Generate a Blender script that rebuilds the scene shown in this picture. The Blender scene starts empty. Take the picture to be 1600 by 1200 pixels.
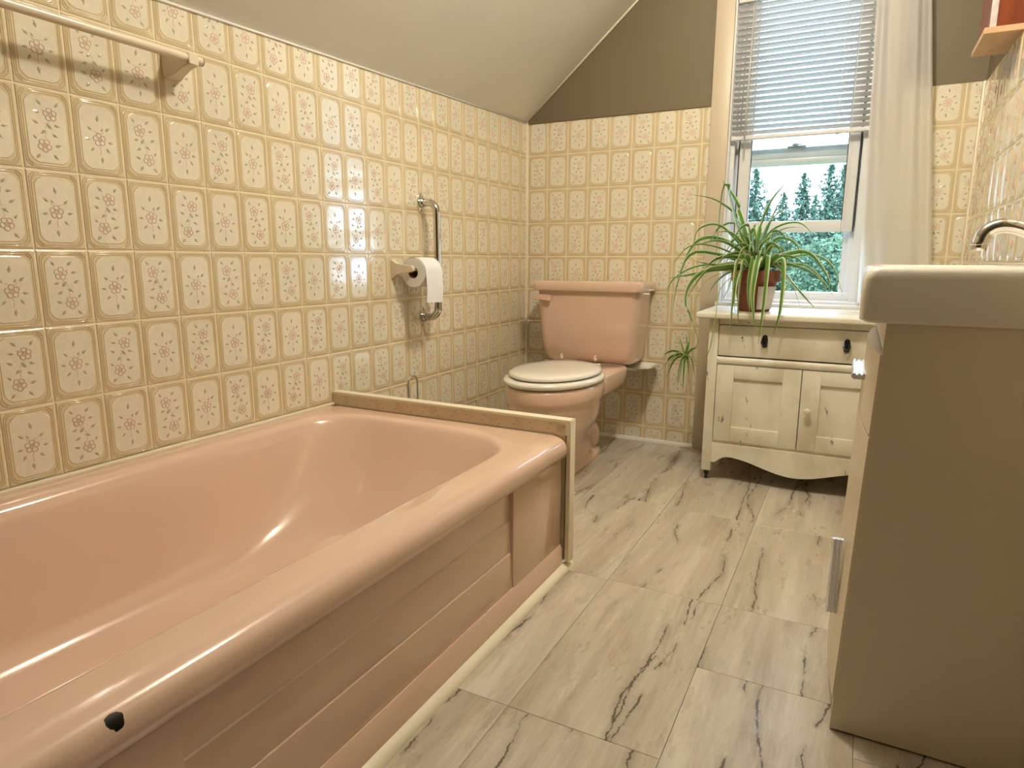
import bpy, bmesh, math, random
from mathutils import Vector, Matrix
random.seed(7)
PI = math.pi
SC = bpy.context.scene
COL = SC.collection

# ------------------------------------------------------------------ camera
CAM_POS = (1.42488, 0.0, 0.81776)
YAW, PITCH, ROLL = math.radians(-27.47445), math.radians(10.71772), math.radians(0.21714)
cam_d = bpy.data.cameras.new('camera')
cam = bpy.data.objects.new('camera', cam_d); COL.objects.link(cam)
cam_d.sensor_fit = 'HORIZONTAL'; cam_d.sensor_width = 36.0
cam_d.lens = 1026.796 / 1600 * 36.0
cam_d.clip_start = 0.02; cam_d.clip_end = 500
fw = Vector((math.sin(YAW)*math.cos(PITCH), math.cos(YAW)*math.cos(PITCH), -math.sin(PITCH)))
r0 = Vector((math.cos(YAW), -math.sin(YAW), 0)); u0 = r0.cross(fw)
rt = r0*math.cos(ROLL) + u0*math.sin(ROLL); up = -r0*math.sin(ROLL) + u0*math.cos(ROLL)
M = Matrix((rt, up, -fw)).transposed().to_4x4(); M.translation = Vector(CAM_POS)
cam.matrix_world = M
SC.camera = cam

# ------------------------------------------------------------------ sky, exposure
SC.view_settings.view_transform = 'Standard'
SC.view_settings.look = 'None'
SC.view_settings.gamma = 1.0
SC.view_settings.use_curve_mapping = False
SC.view_settings.exposure = 0.1
SKY_STRENGTH = 7.5
SKY_COL = (0.56, 0.76, 1.0, 1)
LAMP_WATTS = 52.0
LAMP_COL = (1.0, 0.91, 0.77, 1)
w = bpy.data.worlds.new('overcast_sky'); SC.world = w; w.use_nodes = True
nt = w.node_tree
bg = nt.nodes['Background']; bg.inputs['Strength'].default_value = SKY_STRENGTH
tc = nt.nodes.new('ShaderNodeTexCoord'); nz = nt.nodes.new('ShaderNodeTexNoise')
nz.inputs['Scale'].default_value = 2.0; nz.inputs['Detail'].default_value = 4
cr = nt.nodes.new('ShaderNodeValToRGB')
cr.color_ramp.elements[0].color = tuple(c*0.92 for c in SKY_COL[:3])+(1,); cr.color_ramp.elements[1].color = SKY_COL
nt.links.new(tc.outputs['Generated'], nz.inputs['Vector'])
nt.links.new(nz.outputs['Fac'], cr.inputs['Fac']); nt.links.new(cr.outputs['Color'], bg.inputs['Color'])
# the window opening as a light portal (guides sky sampling only, emits nothing itself)
pl = bpy.data.lights.new('window_portal', 'AREA'); pl.shape = 'RECTANGLE'; pl.size = 0.54; pl.size_y = 1.3
pl.cycles.is_portal = True
po = bpy.data.objects.new('window_portal', pl); COL.objects.link(po)
po.location = (1.17, 3.06, 1.28); po.rotation_euler = (-PI/2, 0, 0)

# the room's warm ceiling light, above the frame (the towel bar, paper roll and toilet cast its shadows)
cl = bpy.data.lights.new('ceiling_lamp_offscreen', 'POINT'); cl.energy = LAMP_WATTS; cl.color = LAMP_COL[:3]; cl.shadow_soft_size = 0.06
co = bpy.data.objects.new('ceiling_lamp_offscreen', cl); COL.objects.link(co); co.location = (1.16, 1.50, 2.14)

# ------------------------------------------------------------------ sizes of the room
YB = 2.879           # back wall
XR = 1.754           # right wall
YF = -1.8           # wall behind the camera
ZC = 2.30            # flat ceiling
TW, TH = 0.0992, 0.152   # wall tile
ZT = 1.442           # top of tiling in the corner
def ztop(y): return ZT + 0.0335*(y-YB)     # eaves line on the left wall
SLOPE = 0.855
# window opening
WX0, WX1, WZ0, WZ1 = 0.905, 1.435, 0.640, 1.93

# ------------------------------------------------------------------ materials
def srgb(r, g, b):
    f = lambda c: (c/255/12.92) if c/255 <= 0.04045 else ((c/255+0.055)/1.055)**2.4
    return (f(r), f(g), f(b), 1)
MATS = {}
def mat(name, col, rough=0.5, metal=0.0, var=0.0, scale=8.0, bump=0.0, bscale=60.0, spec=0.5, coat=0.0, stretch=None):
    m = bpy.data.materials.new(name); m.use_nodes = True
    n = m.node_tree; b = n.nodes['Principled BSDF']
    b.inputs['Base Color'].default_value = col; b.inputs['Roughness'].default_value = rough
    b.inputs['Metallic'].default_value = metal; b.inputs['Specular IOR Level'].default_value = spec
    b.inputs['Coat Weight'].default_value = coat; b.inputs['Coat Roughness'].default_value = 0.05
    if var or bump:
        t = n.nodes.new('ShaderNodeTexCoord'); mp = n.nodes.new('ShaderNodeMapping')
        n.links.new(t.outputs['Object'], mp.inputs['Vector'])
        if stretch: mp.inputs['Scale'].default_value = stretch
    if var:
        z = n.nodes.new('ShaderNodeTexNoise'); z.inputs['Scale'].default_value = scale; z.inputs['Detail'].default_value = 5
        r = n.nodes.new('ShaderNodeValToRGB')
        r.color_ramp.elements[0].position = 0.3; r.color_ramp.elements[1].position = 0.7
        r.color_ramp.elements[0].color = tuple(c*(1-var) for c in col[:3])+(1,)
        r.color_ramp.elements[1].color = tuple(min(1, c*(1+var*0.5)) for c in col[:3])+(1,)
        n.links.new(mp.outputs['Vector'], z.inputs['Vector']); n.links.new(z.outputs['Fac'], r.inputs['Fac'])
        n.links.new(r.outputs['Color'], b.inputs['Base Color'])
    if bump:
        z2 = n.nodes.new('ShaderNodeTexNoise'); z2.inputs['Scale'].default_value = bscale; z2.inputs['Detail'].default_value = 3
        bp = n.nodes.new('ShaderNodeBump'); bp.inputs['Strength'].default_value = bump; bp.inputs['Distance'].default_value = 0.002
        n.links.new(mp.outputs['Vector'], z2.inputs['Vector']); n.links.new(z2.outputs['Fac'], bp.inputs['Height'])
        n.links.new(bp.outputs['Normal'], b.inputs['Normal'])
    MATS[name] = m
    return m
mat('tile_border', srgb(220, 204, 168), 0.10, var=0.07, scale=30, coat=1.0, bump=0.25, bscale=150)
mat('tile_ridge', srgb(208, 188, 148), 0.12, coat=1.0)
mat('tile_panel', srgb(232, 225, 202), 0.09, var=0.05, scale=40, coat=0.7, spec=0.9, bump=0.16, bscale=110)
mat('tile_flower', srgb(214, 180, 158), 0.12)
mat('tile_leaf', srgb(180, 170, 144), 0.12)
mat('grout', srgb(240, 228, 196), 0.5)
mat('paint_olive', srgb(114, 102, 76), 0.55, var=0.03, scale=4, bump=0.15, bscale=180)
mat('paint_ceiling', srgb(226, 222, 212), 0.6, var=0.03, scale=3, bump=0.1, bscale=120)
mat('cream_trim', srgb(236, 226, 200), 0.35)
mat('white_paint', srgb(226, 222, 212), 0.4, var=0.03, scale=12)
mat('casing_paint', srgb(198, 184, 158), 0.4, var=0.03, scale=6)
mat('vinyl_white', srgb(226, 226, 226), 0.3)
mat('gasket', srgb(40, 46, 60), 0.5)
mat('pink_china', srgb(221, 190, 167), 0.09, var=0.02, scale=5, coat=0.4)
mat('pink_plastic', srgb(222, 184, 162), 0.2)
mat('seat_white', srgb(238, 234, 222), 0.12, coat=0.3)
mat('chrome', (0.62, 0.60, 0.57, 1), 0.07, metal=1.0)
mat('steel_wire', (0.45, 0.44, 0.42, 1), 0.3, metal=1.0)
mat('satin_aluminium', (0.88, 0.90, 0.94, 1), 0.25, metal=0.6)
mat('cream_plastic', srgb(226, 214, 190), 0.25)
mat('paper', srgb(240, 238, 236), 0.9, bump=0.35, bscale=220)
mat('card', srgb(150, 122, 92), 0.9)
mat('subfloor', srgb(120, 104, 84), 0.8)
mat('basin_white', srgb(240, 236, 224), 0.12, coat=0.3)
mat('laminate', srgb(226, 214, 190), 0.35, bump=0.05, bscale=300)
mat('black', srgb(14, 13, 14), 0.45)
mat('terracotta', srgb(128, 72, 52), 0.8, var=0.2, scale=20)
mat('pot_band', srgb(214, 206, 200), 0.6, var=0.35, scale=50, stretch=(1, 1, 0.15))
mat('soil', srgb(44, 32, 26), 0.95, bump=1.0, bscale=90)
mat('red_wood', srgb(124, 60, 28), 0.35, var=0.35, scale=6, stretch=(6, 6, 0.6))
mat('raw_wood', srgb(206, 166, 128), 0.5, var=0.15, scale=6, stretch=(6, 0.8, 6))
mat('chipped_paint', srgb(206, 196, 190), 0.6, var=0.2, scale=60)
mat('stem', srgb(150, 156, 96), 0.5)
mat('bark', srgb(72, 62, 54), 0.9, var=0.3, scale=6)
mat('needles', srgb(88, 112, 90), 0.75, var=0.4, scale=1.2)
mat('leaves_out', srgb(98, 126, 96), 0.7, var=0.45, scale=1.0)
mat('grass', srgb(92, 110, 60), 0.9, var=0.3, scale=0.4)
mat('slat_paint', srgb(226, 226, 226), 0.28)
mat('wand_plastic', srgb(190, 188, 184), 0.3)

def distressed():
    m = mat('distressed_white', srgb(228, 222, 204), 0.42); n = m.node_tree; b = n.nodes['Principled BSDF']
    t = n.nodes.new('ShaderNodeTexCoord')
    def noise(scale, det, lo, hi, st):
        mp = n.nodes.new('ShaderNodeMapping'); mp.inputs['Scale'].default_value = st
        z = n.nodes.new('ShaderNodeTexNoise'); z.inputs['Scale'].default_value = scale; z.inputs['Detail'].default_value = det
        r = n.nodes.new('ShaderNodeMapRange'); r.inputs['From Min'].default_value = lo; r.inputs['From Max'].default_value = hi
        n.links.new(t.outputs['Object'], mp.inputs['Vector']); n.links.new(mp.outputs['Vector'], z.inputs['Vector'])
        n.links.new(z.outputs['Fac'], r.inputs['Value']); return r.outputs['Result']
    def mix(a, bcol, fac):
        x = n.nodes.new('ShaderNodeMix'); x.data_type = 'RGBA'
        n.links.new(fac, x.inputs['Factor'])
        if isinstance(a, tuple): x.inputs['A'].default_value = a
        else: n.links.new(a, x.inputs['A'])
        x.inputs['B'].default_value = bcol; return x.outputs['Result']
    c = mix(srgb(230, 225, 208), srgb(196, 186, 160), noise(7, 5, 0.45, 0.75, (1, 1, 0.6)))
    c = mix(c, srgb(92, 78, 58), noise(26, 8, 0.675, 0.73, (1, 1, 0.45)))
    n.links.new(c, b.inputs['Base Color'])
distressed()

def tub_enamel():
    m = mat('tub_enamel', srgb(221, 190, 167), 0.08, coat=0.5); n = m.node_tree; b = n.nodes['Principled BSDF']
    t = n.nodes.new('ShaderNodeTexCoord'); z = n.nodes.new('ShaderNodeTexNoise'); z.inputs['Scale'].default_value = 55
    v = n.nodes.new('ShaderNodeVectorMath'); v.operation = 'SCALE'; v.inputs['Scale'].default_value = 0.012
    a = n.nodes.new('ShaderNodeVectorMath'); a.operation = 'ADD'
    d = n.nodes.new('ShaderNodeVectorMath'); d.operation = 'DISTANCE'; d.inputs[1].default_value = CHIP
    r = n.nodes.new('ShaderNodeMapRange'); r.inputs['From Min'].default_value = 0.0092; r.inputs['From Max'].default_value = 0.0098
    r.inputs['To Min'].default_value = 1; r.inputs['To Max'].default_value = 0
    x = n.nodes.new('ShaderNodeMix'); x.data_type = 'RGBA'
    z2 = n.nodes.new('ShaderNodeTexNoise'); z2.inputs['Scale'].default_value = 4
    r2 = n.nodes.new('ShaderNodeValToRGB'); r2.color_ramp.elements[0].color = srgb(217, 186, 163); r2.color_ramp.elements[1].color = srgb(225, 194, 171)
    L = n.links.new
    L(t.outputs['Object'], z.inputs['Vector']); L(z.outputs['Color'], v.inputs[0]); L(t.outputs['Object'], a.inputs[0]); L(v.outputs['Vector'], a.inputs[1])
    L(a.outputs['Vector'], d.inputs[0]); L(d.outputs['Value'], r.inputs['Value']); L(r.outputs['Result'], x.inputs['Factor'])
    L(t.outputs['Object'], z2.inputs['Vector']); L(z2.outputs['Fac'], r2.inputs['Fac']); L(r2.outputs['Color'], x.inputs['A'])
    x.inputs['B'].default_value = srgb(16, 14, 16); L(x.outputs['Result'], b.inputs['Base Color'])
CHIP = (0.800-0.40+0.006, 0.338-0.75+0.006, 0.358+0.006)
tub_enamel()

def vinyl():
    m = mat('vinyl_plank', srgb(176, 162, 136), 0.30); n = m.node_tree; b = n.nodes['Principled BSDF']; L = n.links.new
    t = n.nodes.new('ShaderNodeTexCoord'); oi = n.nodes.new('ShaderNodeObjectInfo')
    s = n.nodes.new('ShaderNodeVectorMath'); s.operation = 'MULTIPLY_ADD'
    cx = n.nodes.new('ShaderNodeCombineXYZ')
    for k in 'XYZ': L(oi.outputs['Random'], cx.inputs[k])
    s.inputs[1].default_value = (13, 29, 7); L(cx.outputs['Vector'], s.inputs[0]); L(t.outputs['Object'], s.inputs[2])
    def noise(st, det, rough=0.55, dist=0.0):
        mp = n.nodes.new('ShaderNodeMapping'); mp.inputs['Scale'].default_value = st; L(s.outputs['Vector'], mp.inputs['Vector'])
        z = n.nodes.new('ShaderNodeTexNoise'); z.inputs['Scale'].default_value = 1; z.inputs['Detail'].default_value = det
        z.inputs['Roughness'].default_value = rough; z.inputs['Distortion'].default_value = dist
        L(mp.outputs['Vector'], z.inputs['Vector']); return z.outputs['Fac']
    def rng(v, a, c, d=0.0, e=1.0):
        r = n.nodes.new('ShaderNodeMapRange'); r.inputs['From Min'].default_value = a; r.inputs['From Max'].default_value = c
        r.inputs['To Min'].default_value = d; r.inputs['To Max'].default_value = e; L(v, r.inputs['Value']); return r.outputs['Result']
    def mth(op, a, c):
        x = n.nodes.new('ShaderNodeMath'); x.operation = op
        for i, v in enumerate((a, c)):
            if v is None: continue
            if isinstance(v, int): v = float(v)
            if isinstance(v, float): x.inputs[i].default_value = v
            else: L(v, x.inputs[i])
        return x.outputs[0]
    def mix(a, c, f):
        x = n.nodes.new('ShaderNodeMix'); x.data_type = 'RGBA'; L(f, x.inputs['Factor'])
        for k, v in (('A', a), ('B', c)):
            if isinstance(v, tuple): x.inputs[k].default_value = v
            else: L(v, x.inputs[k])
        return x.outputs['Result']
    c = mix(srgb(166, 154, 134), srgb(206, 198, 182), rng(noise((11, 1.1, 1), 7, 0.66, 0.5), 0.32, 0.68))
    c = mix(c, srgb(218, 210, 194), rng(noise((34, 3.0, 1), 6, 0.65, 0.4), 0.52, 0.75, 0.0, 0.6))
    c = mix(c, srgb(142, 124, 100), rng(noise((26, 4, 1), 8, 0.74, 0.3), 0.50, 0.76, 0.0, 0.65))
    sp = n.nodes.new('ShaderNodeSeparateXYZ'); L(t.outputs['Object'], sp.inputs['Vector'])
    def n1(scale, seed, det=2.0, rough=0.5):
        ry = mth('MULTIPLY_ADD', sp.outputs['Y'], scale); ry.node.inputs[2].default_value = 0
        sd = mth('MULTIPLY', oi.outputs['Random'], 37.0+seed*11.3); v = n.nodes.new('ShaderNodeCombineXYZ')
        v.inputs['X'].default_value = seed*7.7; L(ry, v.inputs['Y']); L(sd, v.inputs['Z'])
        z = n.nodes.new('ShaderNodeTexNoise'); z.inputs['Scale'].default_value = 1; z.inputs['Detail'].default_value = det; z.inputs['Roughness'].default_value = rough
        L(v.outputs['Vector'], z.inputs['Vector']); return z.outputs['Fac']
    f = None
    for k, seed in enumerate((1.0, 2.0, 3.0)):
        fx = mth('FRACT', mth('MULTIPLY_ADD', oi.outputs['Random'], 17.31*(k+1)), None); fx.node.inputs[0].links[0].from_node.inputs[2].default_value = 0.27*k
        base = rng(fx, 0.0, 1.0, -0.12, 0.12)
        path = mth('ADD', base, mth('ADD', rng(n1(2.2, seed, 1), 0, 1, -0.09, 0.09), rng(n1(22.0, seed+5, 5, 0.75), 0, 1, -0.012, 0.012)))
        d = mth('ABSOLUTE', mth('SUBTRACT', sp.outputs['X'], path), None)
        wdt = rng(n1(30.0, seed+9, 3, 0.7), 0.38, 0.68, 0.0002, 0.0034)
        on = rng(n1(5.0, seed+13, 2), 0.45, 0.49)
        q = mth('MULTIPLY', mth('LESS_THAN', d, wdt), on)
        halo = mth('MULTIPLY', rng(d, 0.0, 0.016, 0.30, 0.0), on)
        q = mth('MAXIMUM', q, halo)
        f = q if f is None else mth('MAXIMUM', f, q)
    c = mix(c, srgb(74, 60, 44), mth('MULTIPLY', f, 0.9))
    L(c, b.inputs['Base Color'])
    bp = n.nodes.new('ShaderNodeBump'); bp.inputs['Strength'].default_value = 0.25; bp.inputs['Distance'].default_value = 0.001
    L(mth('SUBTRACT', noise((40, 12, 1), 5), f), bp.inputs['Height']); L(bp.outputs['Normal'], b.inputs['Normal'])
    L(rng(noise((20, 6, 1), 4), 0.3, 0.7, 0.24, 0.42), b.inputs['Roughness'])
vinyl()

def leaf_mat():
    m = mat('spider_leaf', srgb(92, 132, 48), 0.38); n = m.node_tree; b = n.nodes['Principled BSDF']; L = n.links.new
    uv = n.nodes.new('ShaderNodeUVMap'); sx = n.nodes.new('ShaderNodeSeparateXYZ'); r = n.nodes.new('ShaderNodeValToRGB')
    L(uv.outputs['UV'], sx.inputs['Vector']); L(sx.outputs['X'], r.inputs['Fac'])
    e = r.color_ramp.elements
    cream, grn, dk = srgb(222, 226, 190), srgb(124, 164, 72), srgb(92, 138, 60)
    e[0].position = 0.0; e[0].color = cream; e[1].position = 1.0; e[1].color = cream
    for p, c in ((0.12, cream), (0.20, grn), (0.5, dk), (0.80, grn), (0.88, cream)):
        x = e.new(p); x.color = c
    L(r.outputs['Color'], b.inputs['Base Color'])
    b.inputs['Subsurface Weight'].default_value = 0.0
    tr = n.nodes.new('ShaderNodeBsdfTranslucent'); L(r.outputs['Color'], tr.inputs['Color'])
    mx = n.nodes.new('ShaderNodeMixShader'); mx.inputs['Fac'].default_value = 0.35
    L(b.outputs['BSDF'], mx.inputs[1]); L(tr.outputs['BSDF'], mx.inputs[2]); L(mx.outputs['Shader'], n.nodes['Material Output'].inputs['Surface'])
leaf_mat()

def glass_mat():
    m = bpy.data.materials.new('window_glass'); m.use_nodes = True; n = m.node_tree; L = n.links.new
    n.nodes.remove(n.nodes['Principled BSDF'])
    t = n.nodes.new('ShaderNodeBsdfTransparent'); t.inputs['Color'].default_value = (0.94, 0.97, 0.97, 1)
    g = n.nodes.new('ShaderNodeBsdfGlossy'); g.inputs['Roughness'].default_value = 0.02
    f = n.nodes.new('ShaderNodeFresnel'); f.inputs['IOR'].default_value = 1.25
    mx = n.nodes.new('ShaderNodeMixShader'); L(f.outputs['Fac'], mx.inputs['Fac']); L(t.outputs['BSDF'], mx.inputs[1]); L(g.outputs['BSDF'], mx.inputs[2])
    L(mx.outputs['Shader'], n.nodes['Material Output'].inputs['Surface']); MATS['window_glass'] = m
glass_mat()

def sheer_mat():
    m = mat('sheer_voile', srgb(246, 244, 240), 0.8); n = m.node_tree; b = n.nodes['Principled BSDF']; L = n.links.new
    tl = n.nodes.new('ShaderNodeBsdfTranslucent'); tl.inputs['Color'].default_value = srgb(240, 238, 232)
    tp = n.nodes.new('ShaderNodeBsdfTransparent')
    a = n.nodes.new('ShaderNodeMixShader'); a.inputs['Fac'].default_value = 0.55
    c = n.nodes.new('ShaderNodeMixShader'); c.inputs['Fac'].default_value = 0.16
    L(b.outputs['BSDF'], a.inputs[1]); L(tl.outputs['BSDF'], a.inputs[2]); L(a.outputs['Shader'], c.inputs[1]); L(tp.outputs['BSDF'], c.inputs[2])
    L(c.outputs['Shader'], n.nodes['Material Output'].inputs['Surface'])
sheer_mat()

# ------------------------------------------------------------------ mesh helpers (world coordinates)
ORG = {}
class MB:
    def __init__(s): s.bm = bmesh.new(); s.uv = None
    def box(s, x0, x1, y0, y1, z0, z1, bev=0.0, seg=2, mi=0):
        b = bmesh.new(); bmesh.ops.create_cube(b, size=1)
        for v in b.verts: v.co = Vector(((x0+x1)/2+v.co.x*(x1-x0), (y0+y1)/2+v.co.y*(y1-y0), (z0+z1)/2+v.co.z*(z1-z0)))
        if bev: bmesh.ops.bevel(b, geom=b.edges[:], offset=bev, segments=seg, profile=0.5, affect='EDGES')
        return s.join(b, mi)
    def join(s, b, mi=0):
        mp = {}
        for v in b.verts: mp[v] = s.bm.verts.new(v.co)
        for f in b.faces:
            try: nf = s.bm.faces.new([mp[v] for v in f.verts]); nf.material_index = mi
            except ValueError: pass
        b.free(); return s
    def loft(s, loops, cap0=False, cap1=False, closed=True, mi=0):
        R = [[s.bm.verts.new(p) for p in lp] for lp in loops]; n = len(R[0])
        for a, b in zip(R, R[1:]):
            for i in range(n if closed else n-1):
                j = (i+1) % n
                try: f = s.bm.faces.new((a[i], a[j], b[j], b[i])); f.material_index = mi
                except ValueError: pass
        if cap0: f = s.bm.faces.new(R[0][::-1]); f.material_index = mi
        if cap1: f = s.bm.faces.new(R[-1]); f.material_index = mi
        return s
    def tube(s, pts, r, n=10, cap=True, mi=0):
        pts = [Vector(p) for p in pts]; rs = r if isinstance(r, (list, tuple)) else [r]*len(pts)
        loops = []; ref = None
        for i, p in enumerate(pts):
            t = (pts[min(i+1, len(pts)-1)]-pts[max(i-1, 0)]).normalized()
            if ref is None: ref = t.orthogonal().normalized()
            ref = (ref - t*ref.dot(t)).normalized(); q = t.cross(ref)
            loops.append([p+(ref*math.cos(2*PI*k/n)+q*math.sin(2*PI*k/n))*rs[i] for k in range(n)])
        return s.loft(loops, cap, cap, mi=mi)
    def lathe(s, c, prof, n=24, mi=0, axis='Z', cap=True):
        loops = []
        for r, z in prof:
            lp = []
            for k in range(n):
                a, b = r*math.cos(2*PI*k/n), r*math.sin(2*PI*k/n)
                v = {'Z': (a, b, z), 'Y': (a, z, -b), 'X': (z, a, b)}[axis]
                lp.append((c[0]+v[0], c[1]+v[1], c[2]+v[2]))
            loops.append(lp)
        return s.loft(loops, cap, cap, mi=mi)
    def poly(s, pts, mi=0):
        f = s.bm.faces.new([s.bm.verts.new(p) for p in pts]); f.material_index = mi; return s
    def extrude_profile(s, prof, a0, a1, axis='Y', mi=0, cap=True):
        # prof: list of 2D points in the plane perpendicular to axis
        def P(p, a): return {'Y': (p[0], a, p[1]), 'X': (a, p[0], p[1]), 'Z': (p[0], p[1], a)}[axis]
        return s.loft([[P(p, a0) for p in prof], [P(p, a1) for p in prof]], cap, cap, mi=mi)
    def mesh(s, name, mats, org, smooth=False, recalc=True):
        if recalc: bmesh.ops.recalc_face_normals(s.bm, faces=s.bm.faces[:])
        for v in s.bm.verts: v.co -= org
        me = bpy.data.meshes.new(name); s.bm.to_mesh(me); s.bm.free()
        for m in (mats if isinstance(mats, (list, tuple)) else [mats]): me.materials.append(MATS[m])
        if smooth:
            for p in me.polygons: p.use_smooth = True
            if smooth != 'all': me.set_sharp_from_angle(angle=math.radians(smooth if smooth is not True else 40))
        return me
    def build(s, name, mats, parent=None, smooth=False, org=None):
        o_ = ORG[parent.name] if parent else Vector(org or (0, 0, 0))
        ob = bpy.data.objects.new(name, s.mesh(name, mats, o_, smooth)); COL.objects.link(ob)
        if parent: ob.parent = parent
        else: ob.location = o_
        ORG[ob.name] = o_
        return ob
def tag(o, label=None, cat=None, group=None, kind=None):
    if label: o['label'] = label
    if cat: o['category'] = cat
    if group: o['group'] = group
    if kind: o['kind'] = kind
    return o
def thing(name, label, cat, loc, group=None, kind=None):
    o = bpy.data.objects.new(name, None); COL.objects.link(o); o.location = loc; o.empty_display_size = 0.05
    ORG[o.name] = Vector(loc); return tag(o, label, cat, group, kind)
def rr(x0, x1, y0, y1, r, z, nc=8, ns=6):
    """rounded rectangle loop; r = one radius or four (x1y0, x1y1, x0y1, x0y0)"""
    rs = r if isinstance(r, (list, tuple)) else [r]*4
    cs = [(x1, y0, -1, 1, -PI/2), (x1, y1, -1, -1, 0), (x0, y1, 1, -1, PI/2), (x0, y0, 1, 1, PI)]
    pts = []
    for k, (cx, cy, sx, sy, a0) in enumerate(cs):
        q = max(rs[k], 1e-4)
        for i in range(nc+1):
            a = a0+PI/2*i/nc; pts.append((cx+sx*q+q*math.cos(a), cy+sy*q+q*math.sin(a)))
        nx = cs[(k+1) % 4]; q2 = max(rs[(k+1) % 4], 1e-4); a = nx[4]
        e = (nx[0]+nx[2]*q2+q2*math.cos(a), nx[1]+nx[3]*q2+q2*math.sin(a)); b = pts[-1]
        for i in range(1, ns): t = i/ns; pts.append((b[0]+(e[0]-b[0])*t, b[1]+(e[1]-b[1])*t))
    return [(p[0], p[1], z) for p in pts]
def bez(P, n):
    P = [Vector(p) for p in P]; out = []
    for i in range(n+1):
        t = i/n; u = 1-t
        out.append(u**3*P[0]+3*u*u*t*P[1]+3*u*t*t*P[2]+t**3*P[3] if len(P) == 4 else u*u*P[0]+2*u*t*P[1]+t*t*P[2])
    return out

# ================================================================== THE ROOM
o = MB().box(-0.15, XR+0.15, YF-0.12, YB+0.12, -0.10, -0.004).build('floor', 'subfloor'); tag(o, kind='structure'); FLOOR = o
# vinyl planks laid one by one
PW = 0.286; plank_mesh = {}
cols = [(0.344, [-1.8, -1.27, -0.71, -0.15, 0.41, 0.967, 1.527, 2.10, YB]), (0.630, [-1.8, -1.27, -0.71, -0.15, 0.41, 0.967, 1.524, 2.12, YB]),
        (0.916, [-1.8, -1.27, -0.71, -0.15, 0.41, 0.967, 1.527, 2.10, YB]), (1.202, [-1.8, -1.55, -0.99, -0.43, 0.133, 0.693, 1.253, 1.53, 2.09, 2.65, YB]),
        (1.488, [-1.8, -1.12, -0.56, 0.0, 0.56, 1.12, 1.68, 2.24, 2.80, YB]), (0.058, [-1.8, -1.3, -0.74, -0.18, 0.4, 1.0, 1.56, 2.12, YB]), (-0.0, [-1.8, -1.0, -0.2, 0.6, 1.2, 1.56, 1.85, 2.41, YB])]
for x0, ys in cols:
    x1 = x0+PW
    if x0 == 1.488: x1 = XR
    if x0 == -0.0: x1 = 0.058
    for y0, y1 in zip(ys, ys[1:]):
        k = (round(x1-x0, 3), round(y1-y0, 3))
        if k not in plank_mesh:
            b = bmesh.new(); bmesh.ops.create_cube(b, size=1)
            for v in b.verts: v.co = Vector((v.co.x*(k[0]-0.0007), v.co.y*(k[1]-0.0007), -0.002+v.co.z*0.004))
            bmesh.ops.bevel(b, geom=[e for e in b.edges if all(v.co.z > -0.001 for v in e.verts)], offset=0.0006, segments=1, affect='EDGES')
            me = bpy.data.meshes.new('plank'); b.to_mesh(me); b.free(); me.materials.append(MATS['vinyl_plank']); plank_mesh[k] = me
        p = bpy.data.objects.new('plank', plank_mesh[k]); COL.objects.link(p); p.parent = FLOOR; p.location = ((x0+x1)/2, (y0+y1)/2, 0)

# walls
m = MB(); m.extrude_profile([(YF-0.12, -0.1), (YB+0.12, -0.1), (YB+0.12, ztop(YB+0.12)+0.12), (YF-0.12, ztop(YF-0.12)+0.12)], -0.12, 0.0, 'X')
WL = tag(m.build('wall_left', 'grout'), kind='structure')
m = MB()
for b in ((-0.12, WX0, -0.1, 2.5), (WX1, XR+0.12, -0.1, 2.5), (WX0, WX1, -0.1, WZ0), (WX0, WX1, WZ1, 2.5)): m.box(b[0], b[1], YB, YB+0.12, b[2], b[3])
WB = tag(m.build('wall_back', 'paint_olive'), kind='structure')
WR = tag(MB().box(XR, XR+0.12, YF-0.12, YB+0.12, -0.1, 2.5).build('wall_right', 'paint_olive'), kind='structure')
tag(MB().box(-0.12, XR+0.12, YF-0.12, YF, -0.1, 2.5).build('wall_front', 'paint_olive'), kind='structure')
# ceiling: slope over the tub, then flat
m = MB()
def cprof(y):
    z = ztop(y); xk = (ZC-z)/SLOPE
    return [(0.0, y, z), (xk, y, ZC), (XR+0.12, y, ZC), (XR+0.12, y, ZC+0.2), (xk-0.05, y, ZC+0.2), (-0.12, y, z+0.1), (-0.12, y, z-0.11)]
m.loft([cprof(YF-0.12), cprof(YB+0.12)], True, True)
tag(m.build('ceiling', 'paint_ceiling'), kind='structure')
# bead between slope and back wall, bead in the corner, bead on the eaves line
tag(MB().tube([(0.0, YB-0.004, ztop(YB)-0.002), (1.0, YB-0.004, ztop(YB)-0.002+SLOPE*1.0)], 0.005, 8).build('trim_1', 'cream_trim', smooth='all'), kind='structure')
tag(MB().box(0.0, 0.010, YB-0.010, YB, 0.0, ZT-0.002, 0.003).build('trim_2', 'cream_trim', smooth=True), kind='structure')
tag(MB().tube([(0.003, YF, ztop(YF)-0.003), (0.003, YB-0.01, ztop(YB-0.01)-0.003)], 0.004, 6).build('trim_3', 'paint_ceiling', smooth='all'), kind='structure')
tag(MB().box(0.01, WX0-0.065, YB-0.008, YB, ZT-0.012, ZT-0.001, 0.002).build('trim_4', 'paint_olive'), kind='structure')
tag(MB().box(XR-0.010, XR, YB-0.010, YB, 0.0, 1.425, 0.003).build('trim_5', 'cream_trim', smooth=True), kind='structure')
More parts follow.
